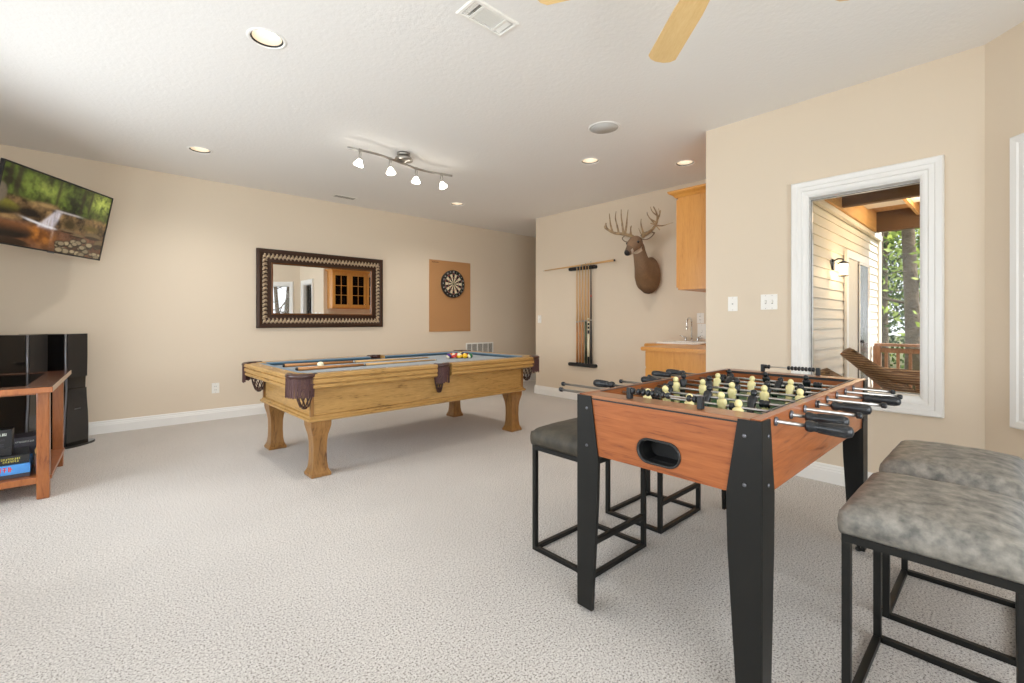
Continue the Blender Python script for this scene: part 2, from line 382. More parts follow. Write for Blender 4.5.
# window wall: opening y .36 .. 1.02
wall_run('wall_right', (XD, .107), (XD, 1.50), .15, [(.376 - .107, 1.004 - .107, .645, 2.05)])
bay0, bay1 = Vector((XD, .107, 0)), Vector((EX, EY, 0)); bd = (bay1 - bay0).normalized(); bn = Vector((-bd.y, bd.x, 0))   # bn: towards the room
if bn.x > 0: bn = -bn
wall_run('wall_bay', (EX, EY), (XD, .107), .15, [((bay1 - bay0).length - 1.0 + .1, (bay1 - bay0).length - .163 - .1, .655, 2.04),
                                              ((bay1 - bay0).length - 2.0 + .1, (bay1 - bay0).length - 1.16 - .1, .655, 2.04)])
wall_run('wall_rear', (XL, YG), (EX, YG), .12, [(.25, 2.05, .35, 2.35), (2.25, 3.40, .35, 2.35)])

# windows ------------------------------------------------------------
CAS = [(0, -.06), (0, .012), (.012, .018), (.03, .018), (.036, .024), (.062, .024), (.070, .030), (.100, .034), (.108, .030), (.110, .0), (.07, -.001)]
def window(name, centre, facing, w_, h_, zc, depth=.06):
    """w_ x h_ is the wall opening; facing = angle of the room-side normal; local -y faces the room"""
    ang = facing + math.pi / 2
    o = thing(name, None, None, (centre[0], centre[1], zc), ang); struct(o)
    MB().frame(w_ - .004, h_ - .004, [(0, 0), (-.012, 0.004), (0, .014), (.012, .018), (.026, .018), (.031, .026), (.055, .026), (.062, .032), (.090, .036), (.098, .030), (.100, .0), (.05, 0.0)]).build('casing', M['white'], o)
    MB().frame(w_ - .020, h_ - .052, [(0, -.075), (0, -.055), (.003, -.05), (.006, -.02), (.008, 0), (.017, 0), (.017, -.11), (0, -.11)]).build('sash', M['white'], o)
    MB().box(-w_ / 2 + .02, w_ / 2 - .02, .062, .068, -h_ / 2 + .02, h_ / 2 - .02).build('pane', M['glass'], o)
    MB().frame(w_ - .026, h_ - .058, [(0, -.056), (.004, -.056), (.004, -.062), (0, -.062)]).build('gasket', mat('grey_gasket', (.12, .12, .12), .6), o)
    return o
window('window_1', (XD, .690), math.pi, .628, 1.405, 1.3475)
bang = math.atan2(bn.y, bn.x)
for nm, s0, s1 in (('window_2', .263, .90), ('added_window_3', 1.26, 1.90)):  # the second one is unseen, added for light and reflection
    c = bay0 + bd * ((s0 + s1) / 2); window(nm, (c.x, c.y), bang, s1 - s0, 1.385, 1.3475)
window('added_window_4', (XL + .25 + .9, YG), math.pi / 2, 1.8, 2.0, 1.35)  # unseen wide window added behind the camera to let light in
window('added_window_5', (XL + 2.25 + .575, YG), math.pi / 2, 1.15, 2.0, 1.35)  # unseen too, added beside it for more light
window('added_window_6', (XL, YG - .15 + 3.05), 0, 2.2, 1.85, 1.375)  # unseen left-wall window added for light
window('added_window_7', (XL, YG - .15 + 5.35), 0, 1.4, 1.85, 1.375)  # unseen, added to light the alcove and pool table

# baseboards
def baseboard(name, p0, p1, side=1):
    p0, p1 = Vector((*p0, 0)), Vector((*p1, 0)); d = (p1 - p0).normalized(); n = Vector((-d.y, d.x, 0)) * side
    prof = [(0, 0), (.018, 0), (.018, .082), (.014, .09), (.014, .098), (.009, .108), (.009, .118), (.004, .128), (0, .128)]
    mb = MB(); mb.loft([[p + n * u + Vector((0, 0, v)) for u, v in prof] for p in (p0, p1)], smooth=False)
    return struct(mb.build(name, M['white']))
baseboard('baseboard_back', (8.05, YA), (XL, YA))
baseboard('baseboard_alcove', (XC, YF + .66), (XC, 5.068))
baseboard('baseboard_hall', (XC + .001, 5.05), (8.05, 5.05))
baseboard('baseboard_right', (XD, .107), (XD, YF))
baseboard('baseboard_bay', (EX, EY), (XD, .107))
baseboard('baseboard_left', (XL, YA), (XL, YG))
baseboard('baseboard_rear', (XL, YG), (EX, YG))

# ------------------------------------------------------------------ outside: siding wall, deck, trees
mb = MB()
for k in range(27):
    z = -.25 + k * .118
    mb.hexa([(5.22, 1.5, z), (9.5, 1.5, z), (9.5, 1.478, z), (5.22, 1.478, z), (5.22, 1.5, z + .118), (9.5, 1.5, z + .118), (9.5, 1.494, z + .118), (5.22, 1.494, z + .118)])
    mb.hexa([(XD + .15, 1.5, z), (5.22, 1.5, z), (5.22, 1.478, z), (XD + .15, 1.478, z), (XD + .15, 1.5, z + .118), (5.22, 1.5, z + .118), (5.22, 1.494, z + .118), (XD + .15, 1.494, z + .118)])
mb.box(9.44, 9.62, 1.46, 1.62, -.25, 2.95)
struct(mb.build('wall_exterior', M['siding']))
struct(MB().box(5.22, 9.5, 1.5, 1.6, -.25, 2.95).build('wall_exterior_core', M['siding']))
struct(MB().box(XD + .15, 9.5, 1.43, 1.478, 2.44, 2.52).build('trim_1', M['siding']))
struct(MB().box(XD + .15, 9.6, -4, 1.5, -.25, -.18).build('porch_floor', M['deckwood']))
struct(MB().box(XD + .15, 8.95, -4, 1.5, 2.80, 2.85).build('porch_ceiling_sunshade', M['deckceil']))
struct(MB().box(-3.2, XD + .15, -4, YG - .12, 2.80, 2.85).build('porch_ceiling_sunshade', M['deckceil']))  # unseen slab added to keep sun out of the rear windows
for x0 in (8.82, 6.72, 5.0):
    struct(MB().box(x0, x0 + .09, -4, 1.43, 2.50 if x0 > 8 else 2.53, 2.80).build('porch_beam', M['beam']))
for y0 in (-.6, -.1, .4, .9):
    struct(MB().box(XD + .15, 8.82, y0, y0 + .04, 2.68, 2.80).build('porch_joist', M['deckceil']))
struct(MB().box(4, 8.82, 1.40, 1.44, 2.5, 2.8).build('porch_ledger', M['deckceil']))
# exterior door
dr = struct(thing('door_1', None, None, (7.9, 1.478, 0)))
dw = 1.35
MB().frame(dw - .16, 2.22, [(0, 0), (0, .03), (.1, .03), (.1, 0)]).build('door_frame', M['white'], dr, loc=(0, -.002, .86))
MB().box(-dw / 2 + .06, 0.0, -.016, -.004, -.2, 1.97, ).build('door_panel', M['siding'], dr)
s_ = MB().box(.02, dw / 2 - .08, -.03, -.008, -.2, 1.94).build('screen_panel', M['doorgrey'], dr)
MB().frame(.62, 2.12, [(0, 0), (0, .012), (.03, .012), (.03, 0)]).build('panel_frame', M['white'], dr, loc=(.33, -.03, .87))
MB().lathe([(.016, 0), (.02, -.03), (.026, -.05), (.015, -.065)], 12, (0, 0, 0), 'y').build('door_handle', M['iron'], dr, loc=(.02, -.02, .85))
# porch lantern
ln = thing('wall_lantern', 'lit black wall lantern on the porch siding beside the door', 'lantern', (6.62, 1.478, 1.80)); ln.scale = (.75, .75, .75)
MB().box(-.05, .05, -.025, 0, -.06, .12, .008).build('wall_plate', M['iron'], ln)
MB().tube([(0, -.02, .09), (0, -.08, .12), (0, -.14, .11), (0, -.15, .08)], .012, 8).build('arm', M['iron'], ln)
MB().lathe([(.02, .075), (.075, .045), (.078, .035), (.06, .03)], 16, (0, -.15, 0)).build('cap', M['iron'], ln)
MB().lathe([(.06, -.15), (.065, -.165), (.02, -.175)], 16, (0, -.15, 0)).build('base_ring', M['iron'], ln)
MB().lathe([(.055, -.15), (.058, .03)], 16, (0, -.15, 0)).build('glass_shade', M['lantern'], ln)
pl = bpy.data.lights.new('lantern_light', 'POINT'); pl.energy = 6; pl.color = (1, .75, .45); pl.shadow_soft_size = .07
o = bpy.data.objects.new('lantern_light', pl); COL.objects.link(o); o.location = (6.78, 1.478 - .30, 1.75)
pl = bpy.data.lights.new('porch_fill_lamp', 'POINT'); pl.energy = 26; pl.color = (1, .8, .55); pl.shadow_soft_size = .08  # added lamp to brighten porch siding and boards
o = bpy.data.objects.new('porch_fill_lamp', pl); COL.objects.link(o); o.location = (7.7, .55, 2.62)
cl = thing('added_porch_globe', 'added unseen globe lamp brightening the porch', 'lamp', (7.7, .55, 2.80))
MB().lathe([(.06, 0), (.06, -.02), (.03, -.025)], 16).build('mount', M['iron'], cl)
MB().ball((0, 0, -.07), .05, 14).build('globe', M['lantern'], cl)

# railing
rl = thing('porch_railing', 'brown wooden porch railing with square balusters beyond the window', 'railing', (8.9, 0, -.18))
MB().box(-.02, .12, -3.5, 1.44, .93, .97, .005).build('top_rail', M['railwood'], rl)
MB().box(.02, .06, -3.5, 1.44, .83, .90, .004).build('upper_rail', M['railwood'], rl)
MB().box(.02, .06, -3.5, 1.44, .09, .15, .004).build('lower_rail', M['railwood'], rl)
b0 = None
for k in range(14):
    y = 1.30 - k * .14
    if b0 is None: b0 = MB().box(.02, .055, -.018, .018, .15, .84).build('baluster', M['railwood'], rl)
    else:
        b0 = b0.copy(); COL.objects.link(b0)
    b0.location = (0, y, 0)
for y in (1.41, -1.0): MB().box(0, .09, -.045, .045, 0, .93).build('post', M['railwood'], rl, loc=(0, y, 0))

# wicker chairs
def wicker_chair(label, x, y, rz, sc_=1.22):
    t = thing('wicker_chair', label, 'chair', (x, y, -.18), rz, 'wicker chairs on the porch')
    # local: seat faces +x, back leans to -x
    mb = MB(); rings = []
    n = 14
    for i in range(9):                      # back: curved shell leaning back, bottom to top
        f = i / 8; cx = -.22 - f * .58; cz = .38 + f * .45; hw = .33 * (1 - .55 * max(0, f - .45) ** 1.5 * 2.2)
        ring = []
        for j in range(n):
            s_ = -1 + 2 * j / (n - 1); yy = hw * math.sin(s_ * 1.35) / math.sin(1.35); fx_ = .16 * (1 - f * .6) * (s_ * s_)
            ring.append((cx + fx_, yy, cz + .02 * s_ * s_))
        back = [(p[0] - .035, p[1] * 1.02, p[2] - .035) for p in reversed(ring)]
        rings.append(ring + back)
    mb.loft(rings); mb.build('backrest', M['wicker'], t)
    MB().box(-.28, .38, -.29, .29, .34, .42, .03).build('seat', M['wicker'], t)
    MB().box(-.26, .36, -.27, .27, .04, .34, .02).build('base', M['wicker'], t)
    for sy in (-1, 1):
        mb = MB()
        mb.tube([(-.66, sy * .24, .73), (-.45, sy * .32, .65), (-.2, sy * .355, .625), (.1, sy * .36, .62), (.36, sy * .34, .62), (.42, sy * .31, .55), (.42, sy * .30, .05)], [.03, .035, .04, .045, .045, .035, .03], 10)
        mb.box(-.18, .40, sy * .34 - .012, sy * .34 + .012, .1, .61)
        mb.build('armrest', M['wicker'], t)
    t.scale = (1, 1, sc_)
    return t
wicker_chair('brown wicker chair with tall reclined back, the larger one seen through the window', 5.92, .40, R(-74))
wicker_chair('brown wicker chair mostly hidden behind the foosball table corner, lower back showing', 5.08, .42, R(-78), 1.03)

# ground and trees
g = MB(); g.box(9.7, 70, -45, 45, -.9, -.6); struct(g.build('ground', M['ground']))
g = MB(); g.box(-30, 9.7, -45, -4.1, -.9, -.6); struct(g.build('ground', M['ground']))
def tree(label, x, y, h, r, lean=(0, 0), crown=None, leaf='leaf', nleaf=1500, seed=1, bare=False, zr=(.15, 1), group='trees beyond the porch'):
    rnd = random.Random(seed)
    t = thing('tree', label, 'tree', (x, y, -.65), 0, group)
    mb = MB(); pts = []
    for i in range(10):
        f = i / 9; pts.append((lean[0] * f + .12 * r * 6 * math.sin(f * 5 + seed), lean[1] * f + .1 * r * 6 * math.cos(f * 4 + seed), h * f))
    mb.tube(pts, [r * (1 - .75 * i / 9) * (1.25 if i == 0 else 1) for i in range(10)], 12)
    br = []
    for k in range(16 if not bare else 34):
        f = rnd.uniform(.18, .95); i = int(f * 9); p = Vector(pts[i]).lerp(Vector(pts[i + 1]), f * 9 - i); a = rnd.uniform(0, 6.28); L = rnd.uniform(.5, 1.6) * (1.3 - f) * h * .18 + .5
        q = [p]
        for j in range(4):
            a += rnd.uniform(-.5, .5); q.append(q[-1] + Vector((math.cos(a), math.sin(a), rnd.uniform(.0, .9))) * L / 4)
        rr = r * (1 - f * .7) * .28; mb.tube(q, [rr, rr * .8, rr * .6, rr * .4, rr * .15], 6); br.append(q)
        for _ in range(3 if bare else 1):
            s0 = rnd.choice(q[1:]); a2 = rnd.uniform(0, 6.28); q2 = [s0]
            for j in range(3): q2.append(q2[-1] + Vector((math.cos(a2), math.sin(a2), rnd.uniform(-.1, .9))) * L / 6)
            mb.tube(q2, [rr * .4, rr * .3, rr * .2, rr * .08], 5); br.append(q2)
    mb.build('trunk', M['bark'], t)
    if not bare:
        mb = MB(); rc = crown or h * .25
        for k in range(nleaf):
            q = rnd.choice(br); c = q[-1].lerp(q[1], rnd.random() * .8) + Vector((rnd.gauss(0, 1), rnd.gauss(0, 1), rnd.gauss(0, 1))) * rc * .32
            if c.z < zr[0] * h: c.z = rnd.uniform(zr[0], zr[1]) * h
            s_ = rnd.uniform(.05, .12); u = Vector((rnd.gauss(0, 1), rnd.gauss(0, 1), rnd.gauss(0, 1))).normalized(); v = u.orthogonal().normalized()
            mb._f(mb.verts([c - u * s_, c + v * s_ * .6, c + u * s_, c - v * s_ * .6]))
        mb.build('foliage', M[leaf], t)
    return t
TL = [('tall tree with a thick bare grey trunk just beyond the porch railing', 14.0, 1.62, 11, .16, (.0, .1), 1.6, 'leaf', 900, 3, False, (.55, 1)),
      ('thin crooked grey tree left of the thick trunk outside the window', 13.2, 2.12, 8, .055, (.1, -.3), 1.2, 'leaf', 500, 11, False, (.2, 1)),
      ('bushy pale green tree filling the gap behind the porch corner', 18, 2.6, 9, .10, (0, 0), 3.2, 'leaf', 4200, 5, False, (.05, 1)),
      ('dark green tree low behind the porch railing', 20, 3.2, 5, .12, (0, 0), 3.2, 'leafdark', 3600, 6, False, (.02, 1)),
      ('pale spring tree to the right behind the thick trunk', 21, 1.4, 10, .11, (0, 0), 3.5, 'leaf', 4200, 8, False, (.05, 1)),
      ('mid green tree farthest behind the railing on the right', 26, 2.6, 11, .12, (0, 0), 4.5, 'leafdark', 4200, 9, False, (.02, 1)),
      ('yellow green tree farthest behind the railing on the left', 26, 4.6, 12, .12, (0, 0), 4.5, 'leaf', 4200, 10, False, (.02, 1))]
for a in TL: tree(*a)
tree('bare grey branching tree seen through the bay window in the wall mirror', 5.05, -6.0, 8, .09, (-.4, .2), bare=True, seed=21, group='bare trees beyond the bay')
tree('second bare grey tree behind the bay, farther from the window', 6.0, -9.5, 9, .13, (.6, .2), bare=True, seed=25, group='bare trees beyond the bay')

# ------------------------------------------------------------------ foosball table
FX0, FX1, FY0, FY1, FZ = 1.416, 2.82, .489, 1.160, .852
fx_, fy_ = (FX0 + FX1) / 2, (FY0 + FY1) / 2; hx, hy = (FX1 - FX0) / 2, (FY1 - FY0) / 2
fb = thing('foosball_table', 'foosball table with cherry wood sides and tapered black legs', 'game table', (fx_, fy_, 0))
# side panels
for sy, nm in ((-1, 'side_panel'), (1, 'side_panel')):
    y0, y1 = sorted((sy * hy, sy * (hy - .028)))
    MB().box(-hx + .004, hx - .004, y0 + .0005, y1, .622, FZ, .001).build(nm, M['laminate_x'], fb)
    MB().box(-hx + .1, hx - .1, y0 + (.0 if sy > 0 else .028) - .003 * sy, y0 + (.003 if sy > 0 else .031) - .003 * sy, FZ, FZ + .003).build('edge_strip', M['silver'], fb)
# end boards: hollow ends with an oval ball return opening
def end_panel(sx):
    x0 = sx * hx; n = 16
    oy, oz = (.814 - fy_) , .688; ow, oh = .080, .042     # opening half sizes
    sgn = sx
    def P_(y, z, d): return (x0 - sgn * d, y, z)
    mb = MB()
    # outer rectangle ring to oval ring
    oval = [];
    for k in range(4 * n):
        t = 2 * math.pi * (k + .5) / (4 * n); c, s_ = math.cos(t), math.sin(t)
        cx = (ow - oh) * (1 if c > 0 else -1); oval.append((oy + cx + oh * c, oz + oh * s_))
    Y0, Y1, Z0, Z1 = -hy + .002, hy - .002, .622, .835
    rect = []
    for (a, b) in oval:
        dy, dz = a - oy, b - oz; k = min((Y1 - oy) / dy if dy > 1e-6 else 1e9, (Y0 - oy) / dy if dy < -1e-6 else 1e9, (Z1 - oz) / dz if dz > 1e-6 else 1e9, (Z0 - oz) / dz if dz < -1e-6 else 1e9)
        rect.append((oy + dy * k, oz + dz * k))
    for cyy, czz in ((Y0, Z0), (Y0, Z1), (Y1, Z0), (Y1, Z1)):
        i = min(range(len(rect)), key=lambda i: (rect[i][0] - cyy) ** 2 + (rect[i][1] - czz) ** 2); rect[i] = (cyy, czz)
    mb.loft([[P_(*p, .0) for p in rect], [P_(*p, .0) for p in oval], [P_(*p, .02) for p in oval], [P_(*p, .02) for p in rect]], smooth=False, loop=True)
    mb.build('end_panel', M['laminate_y'], fb)
    # black bezel and cup
    mb = MB()
    def ring(g, d): return [P_(oy + ((ow - oh) * (1 if math.cos(t) > 0 else -1)) + (oh + g) * math.cos(t), oz + (oh + g) * math.sin(t), d) for t in [2 * math.pi * (k + .5) / 64 for k in range(64)]]
    mb.loft([ring(.002, 0), ring(.002, -.005), ring(-.001, -.007), ring(-.005, -.006), ring(-.007, .0), ring(-.008, .018)], smooth=True, caps=False)
    tr = MB().loft([ring(-.008, .018), ring(-.008, .075)], smooth=True, caps=False); tr._f(tr.verts(ring(-.008, .075))); tr.build('return_tray', M['grout'], fb); mb.build('ball_return', M['black'], fb)
    # top rail of the end
    a, b = sorted((x0, x0 - sgn * .095))
    MB().box(a, b, -hy + .03, hy - .03, FZ - .012, FZ, .001).build('end_rail', M['lamtop'], fb)
    a, b = sorted((x0 + sgn * .001, x0 - sgn * .02))
    MB().box(a, b, -hy + .001, hy - .001, .835, FZ - .012, ).build('edge_band', M['black'], fb)
    a, b = sorted((x0 - sgn * .080, x0 - sgn * .095))
    MB().box(a, b, -hy + .028, hy - .028, .745, FZ - .0125).build('inner_wall', M['laminate_y'], fb)
    a, b = sorted((x0 - sgn * .0955, x0 - sgn * .098))
    MB().box(a, b, -hy + .029, hy - .029, FZ - .014, FZ - .002).build('edge_band', M['black'], fb)
    a, b = sorted((x0 - sgn * .0952, x0 - sgn * .0975))
    MB().box(a, b, -.10, .10, .757, .815).build('goal', M['grout'], fb)
end_panel(-1); end_panel(1)
MB().box(-hx + .03, hx - .03, -hy + .028, hy - .028, .735, .752).build('playfield', M['field'], fb)
MB().box(-.004, .002, -hy + .03, hy - .03, .752, .7525).build('centre_line', M['plate'], fb)
MB().lathe([(.075, .752), (.075, .7524), (.069, .7524), (.069, .752)], 40, smooth=False, caps=False).build('centre_circle', M['plate'], fb)
for s_ in (-1, 1):
    x = s_ * (hx - .10); mb = MB()
    for (a, b, c, d) in ((x - s_ * .15, x - s_ * .156, -.2, .2), (x, x - s_ * .15, -.2, -.194), (x, x - s_ * .15, .194, .2)):
        mb.box(min(a, b), max(a, b), c, d, .752, .7525)
    mb.build('goal_area_line', M['plate'], fb)
MB().box(-hx + .02, hx - .02, -hy + .02, hy - .02, .64, .655).build('bottom_board', M['black'], fb)
# legs: hollow L shaped tapered plates
def leg(sx, sy):
    mb = MB()
    prof = [(.016, .070), (.45, .096), (.62, .100), (.848, .066)]
    for ax in ('y', 'x'):
        ln_ = hy if ax == 'y' else hx; sgn = sy if ax == 'y' else sx
        poly = [(0, z) for z, _ in prof[::-1]] + [(w_, z) for z, w_ in prof]
        poly = [(sgn * (ln_ + .004 - u), z) for u, z in poly]
        if ax == 'y': a = sx * (hx + .006); mb.prism(poly, a, a - sx * .016, 'x')
        else: a = sy * (hy + .006); mb.prism(poly, a, a - sy * .016, 'y')
    l = mb.build('leg', M['legblack'], fb)
    MB().lathe([(.012, 0), (.013, .006), (.012, .012), (.007, .014), (.007, .034)], 16, (sx * (hx - .026), sy * (hy - .026), 0)).build('foot', M['black'], l)
    for z in (.655, .80):
        o = MB().lathe([(.006, 0), (.0055, .002), (.002, .003)], 12, (0, 0, 0), 'x').build('bolt', M['silver'], l)
        o.matrix_local = T(sx * (hx + .006), sy * (hy - .043), z) @ (Matrix() if sx > 0 else RZ(math.pi))
        o = MB().lathe([(.006, 0), (.0055, .002), (.002, .003)], 12, (0, 0, 0), 'x').build('bolt', M['silver'], l)
        o.matrix_local = T(sx * (hx - .043), sy * (hy + .006), z) @ RZ(sy * math.pi / 2)
for sx in (-1, 1):
    for sy in (-1, 1): leg(sx, sy)
# rods
RODZ = .832
def man_mesh(m):
    mb = MB()
    mb.ball((0, 0, .038), .0125, 12, (1, 1, 1.12))
    mb.lathe([(.006, .022), (.0075, .028)], 10)
    def rr(w_, d, z): return [(w_ * math.copysign(abs(math.cos(t)) ** .6, math.cos(t)) if False else d * math.copysign(abs(math.cos(t)) ** .7, math.cos(t)), w_ * math.copysign(abs(math.sin(t)) ** .7, math.sin(t)), z) for t in [2 * math.pi * k / 14 for k in range(14)]]
    mb.loft([rr(.010, .008, .026), rr(.0165, .011, .020), rr(.0175, .013, .008), rr(.0145, .013, -.008), rr(.0135, .011, -.02), rr(.012, .0095, -.040), rr(.0105, .008, -.056), rr(.011, .010, -.060), rr(.0115, .0125, -.072)])
    return mb
def bumper_mb():
    return MB().lathe([(.007, -.017), (.014, -.017), (.0145, -.013), (.0125, -.011), (.0125, -.008), (.0145, -.006), (.0145, -.001), (.0125, .001), (.0125, .004), (.0145, .006), (.0145, .016), (.007, .017)], 16, axis='y')
def handle_mb():
    mb = MB().lathe([(.007, .004), (.0145, .002), (.0165, -.004), (.0165, -.012), (.0135, -.020), (.0150, -.034), (.0165, -.055), (.0180, -.080), (.0180, -.098), (.0140, -.108), (.006, -.112)], 20, axis='y')
    for k in range(10):
        t = 2 * math.pi * k / 10; mb.tube([(math.cos(t) * .0148, -.03, math.sin(t) * .0148), (math.cos(t) * .0175, -.075, math.sin(t) * .0175), (math.cos(t) * .0178, -.095, math.sin(t) * .0178)], .0012, 5)
    return mb
me_man = {}
def rod(k, right, men, ext_r, ext_l, tilt, hand):
    """ext_r / ext_l : world y of the two rod ends; hand: y of the grip's inner edge"""
    x = 1.536 + .1437 * k - fx_
    r = MB().tube([(0, ext_r - fy_, 0), (0, ext_l - fy_, 0)], .0056, 12).build('rod', M['steel'], fb, loc=(x, 0, RODZ))
    for s_ in (-1, 1):
        MB().lathe([(.0066, 0), (.0145, 0), (.0145, .004), (.011, .007), (.0066, .008)], 20, axis='y', caps=False).build('bearing', M['silver'], r).matrix_local = T(0, s_ * (hy + .006 * 0), 0) @ (Matrix() if s_ > 0 else Matrix.Rotation(math.pi, 4, 'X'))
    col = 'cream' if right else 'blackplastic'
    for y in men:
        if col not in me_man: o = man_mesh(0).build('player', M[col], r); me_man[col] = o.data
        else: o = bpy.data.objects.new('player', me_man[col]); COL.objects.link(o); o.parent = r
        o.matrix_local = T(0, y - fy_, 0) @ RY(tilt)
    ys = sorted(men)
    for y in (ys[0] - .045, ys[-1] + .045):
        if 'b' not in me_man: o = bumper_mb().build('bumper', M['blackplastic'], r); me_man['b'] = o.data
        else: o = bpy.data.objects.new('bumper', me_man['b']); COL.objects.link(o); o.parent = r
        o.location = (0, y - fy_, 0)
    if 'h' not in me_man: o = handle_mb().build('handle', M['blackplastic'], r); me_man['h'] = o.data
    else: o = bpy.data.objects.new('handle', me_man['h']); COL.objects.link(o); o.parent = r
    o.matrix_local = T(0, hand - fy_, 0) @ (Matrix() if right else Matrix.Rotation(math.pi, 4, 'X'))
    ec = MB().lathe([(.004, .002), (.010, .001), (.010, -.010), (.007, -.014)], 14, axis='y').build('end_cap', M['blackplastic'], r)
    if right: ec.matrix_local = T(0, ext_l - fy_, 0) @ Matrix.Rotation(math.pi, 4, 'X')
    else: ec.matrix_local = T(0, ext_r - fy_, 0)
rod(0, True, (.60, .765, .93), .395, 1.356, .15, .405)
rod(1, True, (.71, .93), .44, 1.47, -.25, .443)
rod(2, False, (.66, .83, 1.0), .339, 1.286, .5, 1.286)
rod(3, True, (.54, .665, .79, .915, 1.04), .437, 1.333, -.1, .437)
rod(4, False, (.58, .705, .83, .955, 1.08), .319, 1.200, .15, 1.198)
rod(5, True, (.66, .82, .98), .396, 1.346, .35, .396)
rod(6, False, (.75, .98), .312, 1.306, .9, 1.306)
rod(7, False, (.67, .85, 1.03), .353, 1.296, -.5, 1.296)
# score counters
for sx in (-1, 1):
    c = MB().tube([(0, .683 - fy_, .030), (0, .95 - fy_, .030)], .0028, 8).build('score_counter', M['steel'], fb, loc=(sx * (hx - .036), 0, FZ))
    for y in (.683, .95): MB().box(-.011, .011, y - fy_ - .009, y - fy_ + .009, 0, .042, .003).build('post', M['blackplastic'], c)
    ys = [.935] + [.912 - .019 * k for k in range(7)] + [.722, .703] if sx < 0 else [.935, .920] + [.82 - .0165 * k for k in range(8)]
    b0 = None
    for y in ys:
        if b0 is None: b0 = MB().lathe([(.003, -.0065), (.009, -.006), (.0115, -.003), (.0115, .003), (.009, .006), (.003, .0065)], 16, axis='y').build('bead', M['blackplastic'], c)
        else: b0 = b0.copy(); COL.objects.link(b0)
        b0.location = (0, y - fy_, .030)

# ------------------------------------------------------------------ stools
def stool(label, x0, x1, y0, y1, leather):
    w_, d = x1 - x0, y1 - y0; t = thing('counter_stool', label, 'stool', ((x0 + x1) / 2, (y0 + y1) / 2, 0), 0, 'counter stools around the foosball table')
    a, b = w_ / 2, d / 2; s_ = .022
    # steel frame: one welded loop at each side plus rails
    leg0 = None
    for sx in (-1, 1):
        for sy in (-1, 1):
            cx, cy = sx * (a - s_ / 2), sy * (b - s_ / 2)
            MB().box(cx - s_ / 2, cx + s_ / 2, cy - s_ / 2, cy + s_ / 2, 0, .5, .0015).build('leg', M['blackmetal'], t)
    for sy in (-1, 1):
        cy = sy * (b - s_ / 2)
        MB().box(-a + s_, a - s_, cy - s_ / 2, cy + s_ / 2, 0, .02, .0015).build('floor_bar', M['blackmetal'], t)
    for sx in (-1, 1):
        cx = sx * (a - s_ / 2)
        MB().box(cx - s_ / 2, cx + s_ / 2, -b + s_, b - s_, 0, .02, .0015).build('floor_bar', M['blackmetal'], t)
    MB().box(-a + s_, a - s_, -b, -b + s_, .145, .168, .0015).build('footrest', M['blackmetal'], t)
    mb = MB().box(-a, a, -b, -b + s_, .500, .522).box(-a, a, b - s_, b, .500, .522).box(-a, -a + s_, -b + s_, b - s_, .500, .522).box(a - s_, a, -b + s_, b - s_, .500, .522)
    mb.build('seat_frame', M['blackmetal'], t)
    # cushion
    mb = MB(); n, m_ = 28, 22; A, B = a + .003, b + .004; z0, z1 = .523, .598
    def top(u, v):      # u,v in -1..1
        e = (1 - abs(u) ** 3.5) * (1 - abs(v) ** 3.5); return z1 + .030 * e ** .7 - .008 * (1 - min(1, (1 - max(abs(u), abs(v))) * 12)) ** 2
    g = [[mb.bm.verts.new((A * u, B * v, top(u, v) + .0025 * noise.noise(Vector((u * 3 + x0 * 9, v * 3, 1))))) for v in [-1 + 2 * j / m_ for j in range(m_ + 1)]] for u in [-1 + 2 * i / n for i in range(n + 1)]]
    for i in range(n):
        for j in range(m_): mb._f([g[i][j], g[i + 1][j], g[i + 1][j + 1], g[i][j + 1]], True)
    border = [g[i][0] for i in range(n + 1)] + [g[n][j] for j in range(1, m_ + 1)] + [g[i][m_] for i in range(n - 1, -1, -1)] + [g[0][j] for j in range(m_ - 1, 0, -1)]
    prev = border; N = len(border)
    for zf, bul in ((.85, .006), (.6, .010), (.35, .009), (.12, .004), (0.0, -.004)):
        ring = []
        for v in border:
            k = Vector((v.co.x / A, v.co.y / B)); o_ = Vector((math.copysign(1, k.x) if abs(k.x) > .98 else 0, math.copysign(1, k.y) if abs(k.y) > .98 else 0))
            pin = 1 - .6 * (min(abs(k.x), abs(k.y)) ** 14)
            ring.append(mb.bm.verts.new((v.co.x + o_.x * bul * pin, v.co.y + o_.y * bul * pin, z0 + (v.co.z - z0) * zf)))
        for i in range(N): mb._f([prev[i], ring[i], ring[(i + 1) % N], prev[(i + 1) % N]], True)
        prev = ring
    mb._f(prev[::-1])
    mb.build('seat_cushion', M[leather], t)
    return t
stool('grey leather topped black metal stool nearest the camera at lower right', 1.60, 2.07, -.03, .335, 'grey_leather')
stool('grey leather topped black metal stool behind the nearest one, by the window wall', 2.235, 2.705, -.03, .338, 'grey_leather')
stool('shade-darkened leather topped black stool pushed under the near left end of the foosball table', 1.603, 2.048, 1.242, 1.612, 'shaded_leather')
stool('black metal framed stool seen beneath the foosball table, the one farther along its left side', 2.222, 2.685, 1.262, 1.622, 'shaded_leather')

